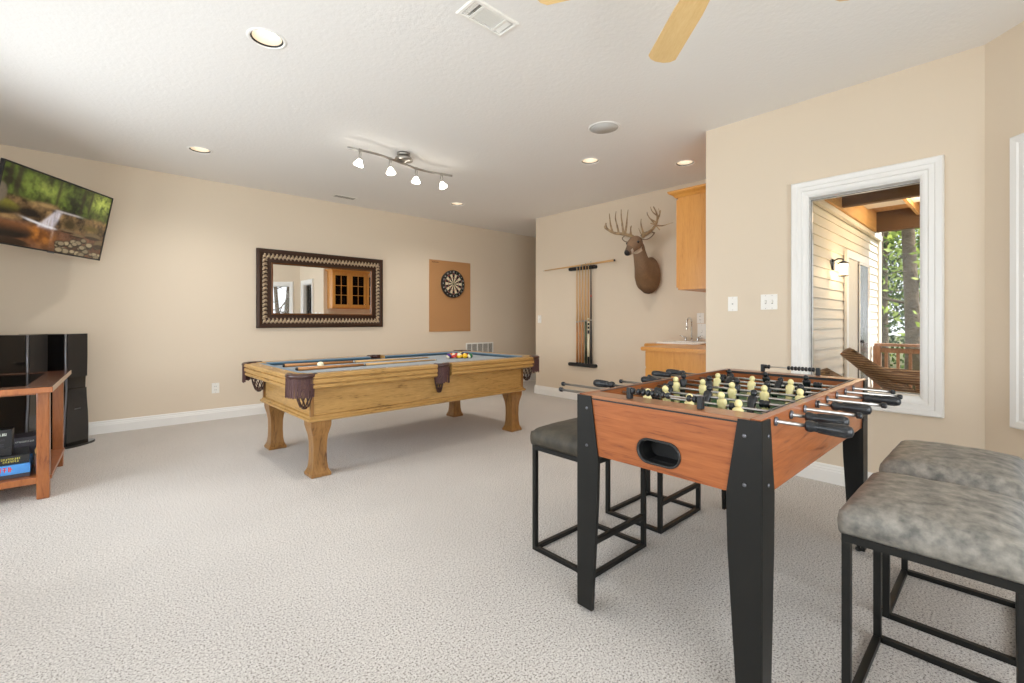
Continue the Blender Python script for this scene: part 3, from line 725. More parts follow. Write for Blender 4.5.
# ------------------------------------------------------------------ pool table
PX, PY, PR = 2.205, 3.985, R(1.4)
pt = thing('pool_table', 'golden brown pool table with blue felt and fringed leather pockets', 'pool table', (PX, PY, 0), PR)
PL, PW, PZ = 1.235, .665, .765       # half length, half width, rail height
railprof = [(0, .765), (.012, .7655), (.018, .758), (.018, .739), (.006, .734), (.006, .731), (.016, .728), (.016, .700), (.004, .695), (.004, .691), (.013, .688), (.013, .668), (-.004, .658), (-.03, .652), (-.125, .652), (-.125, .7625), (-.08, .765)]
def rail(a, b, nx, ny, m):
    """rail from a to b (local xy of outer line), outward normal n"""
    mb = MB(); mb.loft([[(p[0] + nx * u, p[1] + ny * u, z) for u, z in railprof] for p in (a, b)], smooth=False)
    return mb.build('rail', M[m], pt)
g = .105; q = .075
for sy in (-1, 1):
    for sx in (-1, 1): 
        r_ = rail((sx * (PL - g), sy * PW), (sx * q, sy * PW), 0, sy, 'pool')
        # cushion
        cp = [(-.085, .7655), (-.125, .763), (-.150, .757), (-.150, .748), (-.126, .735)]
        MB().loft([[(px_, sy * (PW + u), z) for u, z in cp] for px_ in (sx * (PL - g - .055), sx * (q + .01))], smooth=False).build('cushion', M['cushion'], r_)
        for k in range(3):      # sights
            MB().lathe([(.005, .7655), (.005, .7662)], 12, (sx * (q + .14 + k * .30), sy * (PW - .05), 0)).build('sight', M['plate'], r_)
for sx in (-1, 1):
    r_ = rail((sx * PL, -PW + g), (sx * PL, PW - g), sx, 0, 'pooly')
    MB().loft([[(sx * (PL + u), py_, z) for u, z in cp] for py_ in (-PW + g + .055, PW - g - .055)], smooth=False).build('cushion', M['cushion'], r_)
    for k in range(3): MB().lathe([(.005, .7655), (.005, .7662)], 12, (sx * (PL - .05), (k - 1) * .30, 0)).build('sight', M['plate'], r_)
MB().box(-PL + .125, PL - .125, -PW + .125, PW - .125, .70, .735).build('bed', M['felt'], pt)
# cabinet
CX_, CY_ = 1.065, .57
for sy in (-1, 1):
    MB().hexa([(-CX_, sy * CY_, .43), (CX_, sy * CY_, .43), (CX_ - .02, sy * (CY_ - .03), .43), (-CX_ + .02, sy * (CY_ - .03), .43), (-CX_ - .0, sy * (CY_ + .0), .665), (CX_, sy * (CY_ + .0), .665), (CX_ - .02, sy * (CY_ - .03), .665), (-CX_ + .02, sy * (CY_ - .03), .665)]).build('apron', M['pool'], pt)
for sx in (-1, 1):
    MB().box(min(sx * CX_, sx * (CX_ - .03)), max(sx * CX_, sx * (CX_ - .03)), -CY_ + .03, CY_ - .03, .43, .665).build('apron', M['pooly'], pt)
    for sy in (-1, 1): MB().box(sx * CX_ - .012, sx * CX_ + .012, sy * CY_ - .012, sy * CY_ + .012, .43, .655, .003).build('corner_post', M['poolz'], pt)
mb = MB(); mb.frame(2 * CX_, 2 * CY_, [(-.02, .410), (.018, .410), (.030, .418), (.030, .432), (.018, .438), (.014, .450), (0, .456), (-.02, .456)], mtx=RX(math.pi / 2) @ Matrix.Diagonal((1, 1, 1, 1)))
mo = mb.build('base_moulding', M['pool'], pt)
if mo.data.vertices[0].co.z < 0:
    for v in mo.data.vertices: v.co.z = -v.co.z
    mo.data.flip_normals()
MB().box(-CX_ + .03, CX_ - .03, -CY_ + .03, CY_ - .03, .45, .47).build('bottom_board', M['poolz'], pt)
for o_ in children(pt):
    if o_.name.split('.')[0] in ('apron', 'corner_post', 'base_moulding', 'bottom_board'): o_.location.x = -.018
# legs
lp = [(0, .068), (.004, .072), (.022, .072), (.030, .066), (.055, .056), (.10, .050), (.17, .0475), (.25, .049), (.30, .055), (.34, .065), (.37, .072), (.411, .073)]
for sx in (-1, 1):
    for sy in (-1, 1):
        cx, cy = sx * .995 - .018, sy * .498
        MB().loft([[(cx + a * h_, cy + b * h_, z) for a, b in ((-1, -1), (1, -1), (1, 1), (-1, 1))] for z, h_ in lp], smooth=False).build('leg', M['poolz'], pt)
# pockets
def pocket(cx, cy, ang, r, half, zt, label=None):
    """leather pocket; ang = outward direction, half = half opening angle of the outer band"""
    n = 28; mb = MB(); th = [ang - half + 2 * half * k / n for k in range(n + 1)]
    sec = [(0, zt - .035), (.010, zt - .032), (.017, zt - .016), (.014, zt - .004), (.004, zt + .003), (-.012, zt + .003), (-.03, zt - .002), (-.03, zt - .035)]
    mb.loft([[(cx + (r + u) * math.cos(t), cy + (r + u) * math.sin(t), z) for u, z in sec] for t in th])
    p = mb.build('pocket', M['leather'], pt)
    # fringe: strips hanging from the band
    mb = MB(); m_ = int(2 * half * r / .0075); rnd = random.Random(int(cx * 100 + cy * 10))
    for k in range(m_):
        t0 = ang - half * .84 + 2 * half * .84 * k / m_; t1 = t0 + 2 * half * .84 / m_ * .86; rr = r + .010 + rnd.uniform(-.002, .003); zb = zt - .162 + rnd.uniform(-.010, .006)
        pts = [(cx + rr * math.cos(t), cy + rr * math.sin(t)) for t in (t0, t1)]; pin = [(cx + (rr - .003) * math.cos(t), cy + (rr - .003) * math.sin(t)) for t in (t1, t0)]
        bt = rnd.uniform(-.003, .004); lo = [(a + bt * math.cos(t0), b + bt * math.sin(t0)) for a, b in pts + pin]
        mb.hexa([(*a, zb) for a in lo] + [(*a, zt - .028) for a in pts + pin])
    mb.build('fringe', M['fringe'], p)
    # woven net below
    mb = MB(); c0 = (cx - .02 * math.cos(ang), cy - .02 * math.sin(ang)); rr = r * .62
    def np_(t, f): k = rr * (1 - .55 * f ** 1.6); return (c0[0] + k * math.cos(t), c0[1] + k * math.sin(t), zt - .11 - .135 * f)
    for k in range(9):
        for s_ in (-1, 1):
            mb.tube([np_(2 * math.pi * k / 9 + s_ * f * 1.0, f) for f in (0, .2, .4, .6, .8, 1)], .0035, 5)
    mb.ball((c0[0], c0[1], zt - .250), .018, 10, (1.2, 1.2, .7)); mb.build('net', M['leather'], p)
    # throat: dark cup seen from above
    return p
for sx in (-1, 1):
    for sy in (-1, 1):
        pocket(sx * (PL - g + .015), sy * (PW - g + .015), math.atan2(sy, sx), .100, R(83), .769)
for sy in (-1, 1): pocket(0, sy * (PW - .052), sy * math.pi / 2, .068, R(84), .769)
for sx in (-1, 0, 1):
    for sy in (-1, 1):
        cx, cy = sx * (PL - g - .005), sy * (PW - (g if sx else .055) - .005)
        MB().lathe([(.056, .735), (.056, .7365)], 24, (cx, cy, 0)).build('pocket_hole', M['grout'], pt)
def on_pool(x, y, z=0): return Matrix.Translation((PX, PY, 0)) @ RZ(PR) @ Vector((x, y, z))
# balls
BR = .0286
BC = {1: (lin(250, 200, 30), 'yellow'), 2: (lin(30, 60, 160), 'blue'), 3: (lin(214, 50, 40), 'red'), 4: (lin(90, 50, 130), 'purple'), 5: (lin(236, 110, 30), 'orange'), 6: (lin(30, 110, 70), 'green'), 7: (lin(120, 30, 36), 'maroon'), 8: ((.012, .012, .012), 'black')}
bm_ = {k: mat(BC[k][1] + '_ball_enamel', BC[k][0], .12, coat=.5) for k in BC}
def pool_ball(num, loc, label, rot):
    k = num if num < 9 else num - 8
    mb = MB(); mb.ball((0, 0, 0), BR, 24)
    mats = [bm_[k], M['ballwhite']]
    if num > 8:
        for f in mb.bm.faces: f.material_index = 0 if abs(f.calc_center_median().z) < BR * .55 else 1
    else:
        for f in mb.bm.faces: f.material_index = 0
    o = mb.build('pool_ball', mats, None); o.location = loc; o.rotation_euler = rot
    tag(o, label, 'pool ball', 'pool balls racked at the far end of the table'); return o
apex = Vector(z_ := (2.76, 4.035, 0)); 
order = [[12], [11, 5], [9, 3, 15], [1, 8, 10, 2], [14, 7, 4, 13, 6]]
where = {12: 'at the tip of the triangle, front left', 11: 'in the front row beside the tip', 5: 'behind the front row beside the tip', 9: 'in the middle of the front row', 3: 'in the middle of the triangle, third line from the tip', 15: 'on the far side of the triangle, third line',
         1: 'in the front row, bright and plain, second from the right', 8: 'inside the triangle behind the plain yellow one', 10: 'inside the triangle toward the far side', 2: 'on the far edge of the triangle, fourth line', 14: 'at the right end of the front row', 7: 'in the back line second from the near corner', 4: 'at the centre of the back line', 13: 'in the back line next to the far corner', 6: 'at the far corner of the triangle'}
for i, rowb in enumerate(order):
    for j, num in enumerate(rowb):
        p = apex + Vector((i * BR * 1.7321, (-i / 2 + j) * BR * 2.0, 0)) 
        k = num if num < 9 else num - 8; kind = ('plain ' if num < 9 else 'white ball with a broad ') + BC[k][1] + (' ball ' if num < 9 else ' stripe ')
        pool_ball(num, (p.x, p.y, .735 + BR), kind + where[num], (random.uniform(-.5, .5) + (1.1 if num in (14, 12) else .1), random.uniform(-.4, .4), random.uniform(0, 3)))
cb = MB().ball((0, 0, 0), BR, 24).build('cue_ball', M['ballwhite']); cb.location = (1.405, 3.975, .735 + BR)
tag(cb, 'plain white cue ball lying beside the two cues', 'pool ball')
# cues
def cue(label, butt, tip, group=None, bm='maplebutt', wrap='black', L=1.47, parts=True, shaft='maple', rb=.0145, cat='pool cue'):
    butt, tip = Vector(butt), Vector(tip); d = (tip - butt).normalized(); L = (tip - butt).length
    o = thing('pool_cue', label, cat, butt, 0, group); o.rotation_mode = 'QUATERNION'; o.rotation_quaternion = d.to_track_quat('Z', 'Y')
    rt = .0062; r = lambda f: rb + (rt - rb) * f
    MB().lathe([(rb * .8, 0), (rb * 1.0, .004), (rb, .014)], 14).build('bumper', M['black'], o)
    MB().lathe([(r(.01), .014), (r(.42), L * .42)], 14).build('butt', M[bm], o)
    MB().lathe([(r(.42) * 1.03, L * .42), (r(.43) * 1.03, L * .435)], 14).build('collar', M['steel'], o)
    MB().lathe([(r(.43), L * .435), (r(1), L - .02)], 14).build('shaft', M[shaft], o)
    MB().lathe([(rt, L - .02), (rt, L - .008)], 12).build('ferrule', M['ballwhite'], o)
    MB().lathe([(rt, L - .008), (rt * .8, L)], 12).build('tip', M['cushion'], o)
    return o
cue('wooden pool cue lying on the felt, the farther one behind the cue ball', (1.18, 4.24, .752), (2.66, 4.25, .742), 'cues lying on the pool table')
cue('wooden pool cue lying on the felt, the nearer one in front of the cue ball', (1.17, 3.855, .752), (2.55, 3.945, .742), 'cues lying on the pool table', rb=.015)

# ------------------------------------------------------------------ mirror, cork board, dartboard
mr = thing('wall_mirror', 'wide rectangular wall mirror in a dark beaded bronze frame', 'mirror', (2.2435, YA, 1.5375))
MW, MH = 1.645, .975
MB().frame(MW - .36, MH - .36, [(0, 0), (0, .025), (.006, .030), (.022, .030), (.030, .022), (.120, .026), (.128, .034), (.150, .038), (.176, .036), (.18, .030), (.18, 0)]).build('frame', M['frame_dark'], mr)
MB().frame(MW - .366, MH - .366, [(0, .02), (0, .032), (.010, .036), (.018, .032), (.018, .02)]).build('inner_edge', M['frame_gold'], mr)
gm = MB().box(-MW / 2 + .17, MW / 2 - .17, -.016, -.010, -MH / 2 + .17, MH / 2 - .17).build('mirror_glass', M['mirror'], mr)
mb = MB(); pitch = .0475; rnd = random.Random(3)
def bead(x, z, vertical):
    m = T(x, -.030, z) @ RY(rnd.uniform(.5, .8) if not vertical else rnd.uniform(-.6, -.4))
    mb.ball((0, 0, 0), .022, 10, (.62, .55, 1.0), mtx=None) if False else mb.ball((x, -.028, z), .024, 10, (.7, .6, 1.1), mtx=RY(.6 if not vertical else 1.0))
    mb.ball((x + (.022 if not vertical else -.012), -.026, z - (.014 if not vertical else .022)), .011, 8, (1, .7, 1)); mb.ball((x + (.006 if not vertical else .02), -.026, z + (.028 if not vertical else .012)), .009, 8, (1, .7, 1))
    mb.ball((x - (.016 if not vertical else -.028), -.026, z - (.030 if not vertical else .004)), .008, 8, (1, .7, 1))
nx_ = int((MW - .12) / pitch); nz_ = int((MH - .20) / pitch)
for k in range(nx_ + 1):
    x = -MW / 2 + .085 + (MW - .17) * k / nx_
    for s_ in (-1, 1): bead(x, s_ * (MH / 2 - .088), False)
for k in range(1, nz_):
    z = -MH / 2 + .088 + (MH - .176) * k / nz_
    for s_ in (-1, 1): bead(s_ * (MW / 2 - .085), z, True)
mb.build('frame_ornament', M['frame_bead'], mr)
ck = MB().box(-.403, .403, -.012, 0, -.5725, .5725, .002).build('cork_board', M['cork'], None, loc=(4.264, YA, 1.5375)); tag(ck, 'tall rectangular cork backing board behind the dartboard', 'board')
mb = MB()
for k in range(9): mb.box(-.355 + k * .014, -.347 + k * .014, -.0126, -.012, .528, .528 + (.014 if k % 3 else .018))
mb.build('printed_mark', mat('faded_ink', lin(84, 56, 36), .8), ck)
db = thing('dartboard', 'round black and white dartboard with red and green rings on the cork board', 'dartboard', (4.297, YA - .012, 1.74))
DR = .225
MB().lathe([(DR, 0), (DR, -.032), (DR - .008, -.036), (.05, -.036), (0.001, -.036)], 60, axis='y', caps=True).build('board_body', M['black'], db)
dm = [mat('black_sisal', (.02, .016, .015), .8), mat('cream_sisal', lin(226, 212, 180), .8), mat('red_sisal', lin(170, 40, 36), .8), mat('green_sisal', lin(40, 100, 60), .8)]
mb = MB(); rings = [(.0065, .016, (3, 3)), (.016, .099, (0, 1)), (.099, .107, (2, 3)), (.107, .162, (0, 1)), (.162, .170, (2, 3))]
for k in range(20):
    t0 = math.pi / 2 + math.pi / 20 - 2 * math.pi * k / 20; t1 = t0 - 2 * math.pi / 20
    for r0, r1, c in rings:
        mb.mi = c[k % 2]; rs = .98
        for j in range(3):
            ta, tb = t0 + (t1 - t0) * j / 3, t0 + (t1 - t0) * (j + 1) / 3
            mb._f(mb.verts([(r * rs * math.cos(t), -.0368, r * rs * math.sin(t)) for r, t in ((r0, ta), (r1, ta), (r1, tb), (r0, tb))]))
mb.mi = 2; mb.lathe([(.0065, -.0367), (.0065, -.037)], 16, axis='y', smooth=False)
for f in mb.bm.faces: pass
mb.build('scoring_face', dm, db)
mb = MB()
for k, num in enumerate([20, 1, 18, 4, 13, 6, 10, 15, 2, 17, 3, 19, 7, 16, 8, 11, 14, 9, 12, 5]):
    t = math.pi / 2 - 2 * math.pi * k / 20
    add_mesh(mb, text_mesh(str(num), .032, .0003), T(.197 * math.cos(t), -.0372, .197 * math.sin(t)) @ RX(math.pi / 2) @ RZ(t - math.pi / 2))
mb.build('number_ring', M['plate'], db)
mb = MB()
for (r, t) in [(.1, 0)]: pass
for rr in (.099, .107, .162, .170): mb.lathe([(rr * .98 + .0006, -.0375), (rr * .98 - .0006, -.0375), (rr * .98 - .0006, -.0368), (rr * .98 + .0006, -.0368)], 60, axis='y', caps=False)
mb.build('wire_spider', M['steel'], db)

# ------------------------------------------------------------------ television
def paint_screen():
    nx, nz = 220, 124
    rng = np.random.RandomState(4)
    def vn(u, v, s, seed):
        r = np.random.RandomState(seed); G = r.rand(64, 64); x, y = u * s, v * s; xi, yi = np.floor(x).astype(int), np.floor(y).astype(int); fx, fy = x - xi, y - yi
        fx = fx * fx * (3 - 2 * fx); fy = fy * fy * (3 - 2 * fy); g = lambda a, b: G[a % 64, b % 64]
        return (g(xi, yi) * (1 - fx) + g(xi + 1, yi) * fx) * (1 - fy) + (g(xi, yi + 1) * (1 - fx) + g(xi + 1, yi + 1) * fx) * fy
    u, v = np.meshgrid(np.linspace(0, 1, nx), np.linspace(0, 1, nz), indexing='ij'); a = 16 / 9; U = u * a
    fbm = lambda s, sd: .5 * vn(U, v, s, sd) + .3 * vn(U, v, s * 2.1, sd + 1) + .2 * vn(U, v, s * 4.3, sd + 2)
    C = np.zeros((nx, nz, 3))
    def mixc(mask, col):
        nonlocal C
        mask = np.clip(mask, 0, 1)[..., None]; C = C * (1 - mask) + np.array(col) * mask if not isinstance(col, np.ndarray) else C * (1 - mask) + col * mask
    S = lambda x, w=.02: 1 / (1 + np.exp(-np.clip(x / w, -40, 40)))
    L = lambda *c: np.array(lin(*c))
    def blend(n, c1, c2): n = n[..., None]; return c1 * (1 - n) + c2 * n
    f = np.clip((fbm(9, 1) - .3) * 2.4, 0, 1)
    C = blend(f, L(28, 38, 18), L(112, 128, 58))                      # forest
    br = np.exp(-((u - .92) / .14) ** 2 - ((v - .86) / .16) ** 2) + .5 * np.exp(-((u - .35) / .16) ** 2 - ((v - .82) / .12) ** 2)
    mixc(br * np.clip(fbm(16, 5) * 1.9 - .3, 0, 1), L(206, 214, 120))
    for x0, w_ in ((.12, .02), (.05, .014), (.46, .012), (.70, .016), (.78, .01)):
        mixc(S(w_ - abs(u - x0 - .03 * (v - .7)), .004) * S(v - .62) * .75, L(60, 50, 40))
    # middle bank of rocks
    n = fbm(7, 11); rock = blend(np.clip(fbm(12, 21) * 1.8 - .4, 0, 1), L(58, 42, 28), L(176, 146, 104))
    mixc(S(.60 + .05 * vn(U, v * 0, 6, 31) - v - .05 * (u > .5), .012), rock)
    mixc(np.exp(-((u - .62) / .07) ** 2 - ((v - .42) / .07) ** 2) * 1.3, L(88, 74, 46)); mixc(np.exp(-((u - .85) / .09) ** 2 - ((v - .44) / .05) ** 2) * 1.2, L(120, 104, 58))
    mixc(np.exp(-((u - .38) / .09) ** 2 - ((v - .60) / .03) ** 2) * 1.2, L(178, 150, 108)); mixc(np.exp(-((u - .25) / .12) ** 2 - ((v - .45) / .07) ** 2) * 1.3, L(34, 22, 16))
    # pool water
    amber = blend(np.clip(fbm(10, 41) * 1.8 - .4, 0, 1), L(130, 84, 38), L(206, 142, 66)); brown = blend(np.clip(fbm(9, 51) * 1.6 - .3, 0, 1), L(84, 60, 44), L(150, 112, 88))
    w_ = S(.33 - .12 * (u - .5) ** 2 - v, .012); mixc(w_, brown); mixc(w_ * np.exp(-((u - .36) / .13) ** 2 - ((v - .18) / .12) ** 2) * 1.3, amber)
    # left boulders
    ell = lambda cx, cy, rx, ry: S(1 - ((u - cx) / rx) ** 2 - ((v - cy) / ry) ** 2, .12)
    mixc(ell(.08, .18, .24, .11), blend(np.clip((v - .15) * 7, 0, 1), L(28, 18, 12), L(150, 104, 66))); mixc(ell(.02, .46, .15, .10), blend(np.clip((v - .40) * 9, 0, 1), L(36, 34, 18), L(136, 130, 58))); mixc(ell(.00, .62, .06, .13), L(132, 120, 104))
    mixc(ell(.17, .03, .12, .05), L(64, 46, 28))
    # right foreground stones
    rr = np.random.RandomState(9)
    for k in range(46):
        cx, cy = rr.uniform(.50, 1.0), rr.uniform(.0, .26); s_ = rr.uniform(.02, .045); c = rr.uniform(.35, 1)
        if cy > .08 + (cx - .45) * .5: continue
        mixc(ell(cx, cy, s_, s_ * 1.1), L(60, 52, 40)); mixc(ell(cx, cy + .008, s_ * .8, s_ * .75), L(int(110 + 90 * c), int(100 + 82 * c), int(84 + 66 * c)))
    for cx, cy, rx, ry in ((.88, .33, .09, .05), (.97, .22, .06, .07), (.72, .30, .07, .02), (.62, .335, .08, .012)):
        mixc(ell(cx, cy, rx, ry), L(134, 116, 88)); mixc(ell(cx, cy - .03, rx, ry * .5) * .8, L(60, 46, 34))
    # waterfall
    t = np.clip((.57 - v) / .25, 0, 1); xl = .47 - .13 * t; xr = .53 - .05 * t
    mixc(S(u - xl, .006) * S(xr - u, .006) * S(.57 - v, .01) * S(v - .30, .01) * (.55 + .45 * vn(U * 9, v, 6, 71)), L(226, 220, 224))
    mixc(S(.012 - abs(v - .575), .004) * S(u - .47, .01) * S(.72 - u, .02) * .8, L(214, 206, 204)); mixc(S(.013 - abs(v - .33 - .35 * (.42 - u) ** 2 + .16 * (u - .4)), .004) * S(u - .22, .02) * S(.50 - u, .01), L(236, 232, 232))
    mixc(np.exp(-((u - .48) / .012) ** 2) * S(.32 - v, .02) * S(v - .18, .03) * .6, L(200, 176, 160))
    C *= (.85 + .3 * rng.rand(nx, nz))[..., None]
    return u, v, np.clip(C, 0, 1) ** 1.3
TW, TH = 1.10, .618
tv = thing('television', 'flat screen television on a wall arm showing a forest waterfall', 'television', (-.250, 5.439, 2.022))
tv.rotation_mode = 'XYZ'; tv.matrix_world = T(-.250, 5.439, 2.022) @ RZ(.978) @ RX(.195)
MB().frame(TW - .022, TH - .022, [(0, .0), (0, .006), (.011, .006), (.011, -.02), (0, -.02)]).build('bezel', M['black'], tv)
MB().box(-TW / 2 + .01, TW / 2 - .01, .001, .022, -TH / 2 + .01, TH / 2 - .01).box(-TW / 3, TW / 3, .02, .05, -TH / 3, TH / 6, .008).build('back_cover', M['black'], tv)
MB().box(-.03, .03, -.008, 0, -TH / 2 - .006, -TH / 2 + .004).build('logo_bar', M['silver'], tv)
u, v, C_ = paint_screen(); nx, nz = u.shape
me = bpy.data.meshes.new('screen'); vs_ = np.stack([(u - .5) * (TW - .024), np.full_like(u, -.0015), (v - .5) * (TH - .024)], -1).reshape(-1, 3)
I = np.arange(nx * nz).reshape(nx, nz); fs = np.stack([I[:-1, :-1], I[1:, :-1], I[1:, 1:], I[:-1, 1:]], -1).reshape(-1, 4)
me.from_pydata(vs_.tolist(), [], fs.tolist()); at = me.color_attributes.new('Col', 'FLOAT_COLOR', 'POINT')
at.data.foreach_set('color', np.concatenate([C_.reshape(-1, 3), np.ones((nx * nz, 1))], 1).astype(np.float32).ravel())
me.materials.append(colored('television_picture', .2, .62)); so = bpy.data.objects.new('screen', me); COL.objects.link(so); so.parent = tv
# arm back to the wall
mb = MB(); inv = tv.matrix_world.inverted(); P_ = lambda x, y, z: tuple(inv @ Vector((x, y, z)))
mb.tube([P_(-.29, 5.47, 2.02), P_(-.36, 5.56, 2.02), P_(-.10, 5.86, 2.02), P_(-.42, 6.17, 2.02)], .02, 8); mb.build('wall_arm', M['black'], tv)
MB().box(-.53, -.31, 6.160, 6.186, 1.87, 2.17, .004, mtx=inv).build('wall_bracket', M['black'], tv)

# ------------------------------------------------------------------ media stand, speakers, games
st = thing('media_stand', 'cherry wood media stand with dark top, glass inset and lower shelf', 'stand', (-.682, 4.635, 0), R(-2))
SX, SY, SZ = .495, .62, .733
def local_stand():
    # top: frame boards around a smoked glass inset
    mb = MB(); mb.box(-SX, SX, -SY, -SY + .13, SZ - .034, SZ, .003).box(-SX, SX, SY - .13, SY, SZ - .034, SZ, .003).box(-SX, -SX + .13, -SY + .13, SY - .13, SZ - .034, SZ, .003).box(SX - .13, SX, -SY + .13, SY - .13, SZ - .034, SZ, .003)
    mb.build('top', M['cherrytop'], st)
    MB().box(-SX + .002, SX + .002, -SY - .002, -SY + .010, SZ - .036, SZ - .002, .003).build('front_edge', M['cherry'], st)
    MB().box(SX - .010, SX + .003, -SY + .010, SY, SZ - .034, SZ - .001, .003).build('side_edge', M['edgepale'], st)
    MB().box(-SX + .125, SX - .125, -SY + .125, SY - .125, SZ - .008, SZ - .002).build('glass_inset', M['smoked'], st)
    for sx in (-1, 1):
        for sy in (-1, 1):
            x, y = sx * (SX - .058), sy * (SY - .205)
            MB().box(x - .030, x + .030, y - .034, y + .034, 0, SZ - .034, .006).build('leg', M['cherry'], st)
    MB().box(-SX + .05, SX - .05, -SY + .19, -SY + .21, SZ - .065, SZ - .034, .002).build('apron', M['cherry'], st)
    MB().box(-SX + .02, SX - .02, -SY + .20, SY - .20, .115, .138, .003).build('shelf', M['cherry'], st)
    MB().box(-SX + .06, SX - .06, -SY + .182, -SY + .20, .100, .142, .003).build('shelf_edge', M['cherry'], st)
local_stand()
def scribble(mb, w_, h_, x, z, y, seed):
    rnd = random.Random(seed); n = max(3, int(w_ / h_ * 1.35)); cw = w_ / n; t = h_ * .16
    for k in range(n):
        a = x - w_ / 2 + k * cw; b = a + cw * .74; m_ = (a + b) / 2; lo, hi = z - h_ / 2, z + h_ / 2
        for q in rnd.sample(range(6), 3):
            r_ = [(a, a + t, lo, hi), (b - t, b, lo, hi), (a, b, lo, lo + t), (a, b, hi - t, hi), (a, b, z - t / 2, z + t / 2), (m_ - t / 2, m_ + t / 2, lo, hi)][q]
            mb.box(r_[0], r_[1], y - .0005, y, r_[2], r_[3])
def gamebox(name, label, x, y, z, w_, d, h_, rz, m_, faces=(), group='board game boxes on the media stand shelf', cat='game box'):
    o = thing(name, label, cat, (x, y, z), rz, group)
    MB().box(-w_ / 2, w_ / 2, -d / 2, d / 2, 0, h_ * .62, .002).build('tray', m_[0], o)
    MB().box(-w_ / 2 - .002, w_ / 2 + .002, -d / 2 - .002, d / 2 + .002, h_ * .3, h_, .002).build('lid', m_[1], o)
    for tw, size, col, px_, pz in faces:
        mb = MB(); scribble(mb, tw, size, px_, pz, -d / 2 - .002, int(px_ * 1000) + int(size * 1000)); mb.build('lettering', col, o)
    return o
blue = mat('glossy_blue_card', lin(36, 92, 200), .3, var=(5, lin(90, 170, 236), .2)); grey = mat('dark_grey_card', lin(58, 54, 62), .4); blk = mat('black_card', (.013, .013, .015), .3)
red = mat('red_print', lin(226, 60, 56), .5); yel = mat('yellow_print', lin(206, 196, 84), .5); wht = mat('pale_print', lin(220, 226, 214), .5); brn = mat('brown_card', lin(104, 80, 72), .5)
SHZ = .139
gamebox('game_box', 'blue and white game box with red lettering at the bottom of the shelf stack', -.53, 4.40, SHZ, .40, .28, .085, R(2), (grey, blue), ((.22, .030, red, .02, .060),))
gamebox('game_box', 'flat black game box with yellow lettering on top of the blue box', -.52, 4.40, SHZ + .0855, .36, .26, .055, R(5), (blk, blk), ((.085, .012, yel, .10, .036), (.07, .012, yel, .10, .020), (.06, .016, red, -.03, .028)))
gamebox('card_box', 'upright black box with white lettering and silvery print standing on the stack', -.475, 4.35, SHZ + .141, .135, .07, .165, R(-2), (blk, blk), ((.095, .016, wht, 0, .135), (.08, .012, grey, 0, .10), (.08, .03, grey, 0, .06)))
gamebox('game_box', 'brown box standing on end between the blue box and the table leg', -.290, 4.42, SHZ, .03, .24, .12, 0, (brn, brn))
gamebox('game_box', 'small black box with a pale edge behind the upright box', -.38, 4.66, SHZ, .16, .18, .20, R(5), (blk, grey), ((.09, .010, wht, 0, .17),))
gamebox('game_box', 'small tan wooden box on top of the brown box', -.290, 4.43, SHZ + .1205, .035, .16, .03, 0, (M['maple'], M['maple']))

def speaker(label, x, y, rz):
    o = thing('tower_speaker', label, 'speaker', (x, y, 0), rz, 'tower speakers by the back wall')
    # front faces local -y; body side outline curves in plan and elevation
    hts = [.02, .15, .3, .42, .52, .62, .8, 1.02]; wd = [.118, .120, .114, .104, .100, .104, .108, .108]; dep = .40
    mb = MB()
    mb.loft([[(-a, 0, z), (a, 0, z), (a * 1.0, dep, z), (-a * 1.0, dep, z)] for z, a in zip(hts, wd)], smooth=False); mb.build('cabinet', M['blackgloss'], o)
    mb = MB(); mb.loft([[(-a + .012, -.022, z), (a - .012, -.022, z), (a - .008, 0, z), (-a + .008, 0, z)] for z, a in zip(hts[:5], wd[:5])], smooth=False); mb.build('lower_baffle', M['blackgloss'], o)
    mb = MB(); mb.loft([[(-a + .012, -.024, z), (a - .012, -.024, z), (a - .008, 0, z), (-a + .008, 0, z)] for z, a in ((.625, .104), (.8, .108), (1.02, .108))], smooth=False); mb.build('grille', M['speakerfront'], o)
    for s_ in (-1,): MB().tube([(s_ * (a - .004), -.012, z) for z, a in zip(hts, wd)], .009, 8).build('silver_strip', M['silver'], o)
    MB().box(-.03, .03, -.0235, -.022, .33, .338).build('name_badge', M['silver'], o)
    mb = MB(); mb.prism([(-.15 * math.cos(t) , -.04 + .04 * 0 - .05 * math.sin(t)) for t in [math.pi * k / 12 for k in range(13)]] + [(.15, .38), (-.15, .38)], 0, .02); mb.build('plinth', M['blackgloss'], o)
    return o
speaker('black tower speaker on the right of the pair, standing clear of the stand', -.155, 5.79, R(48))
speaker('black tower speaker on the left of the pair, behind the media stand', -.395, 5.62, R(60))

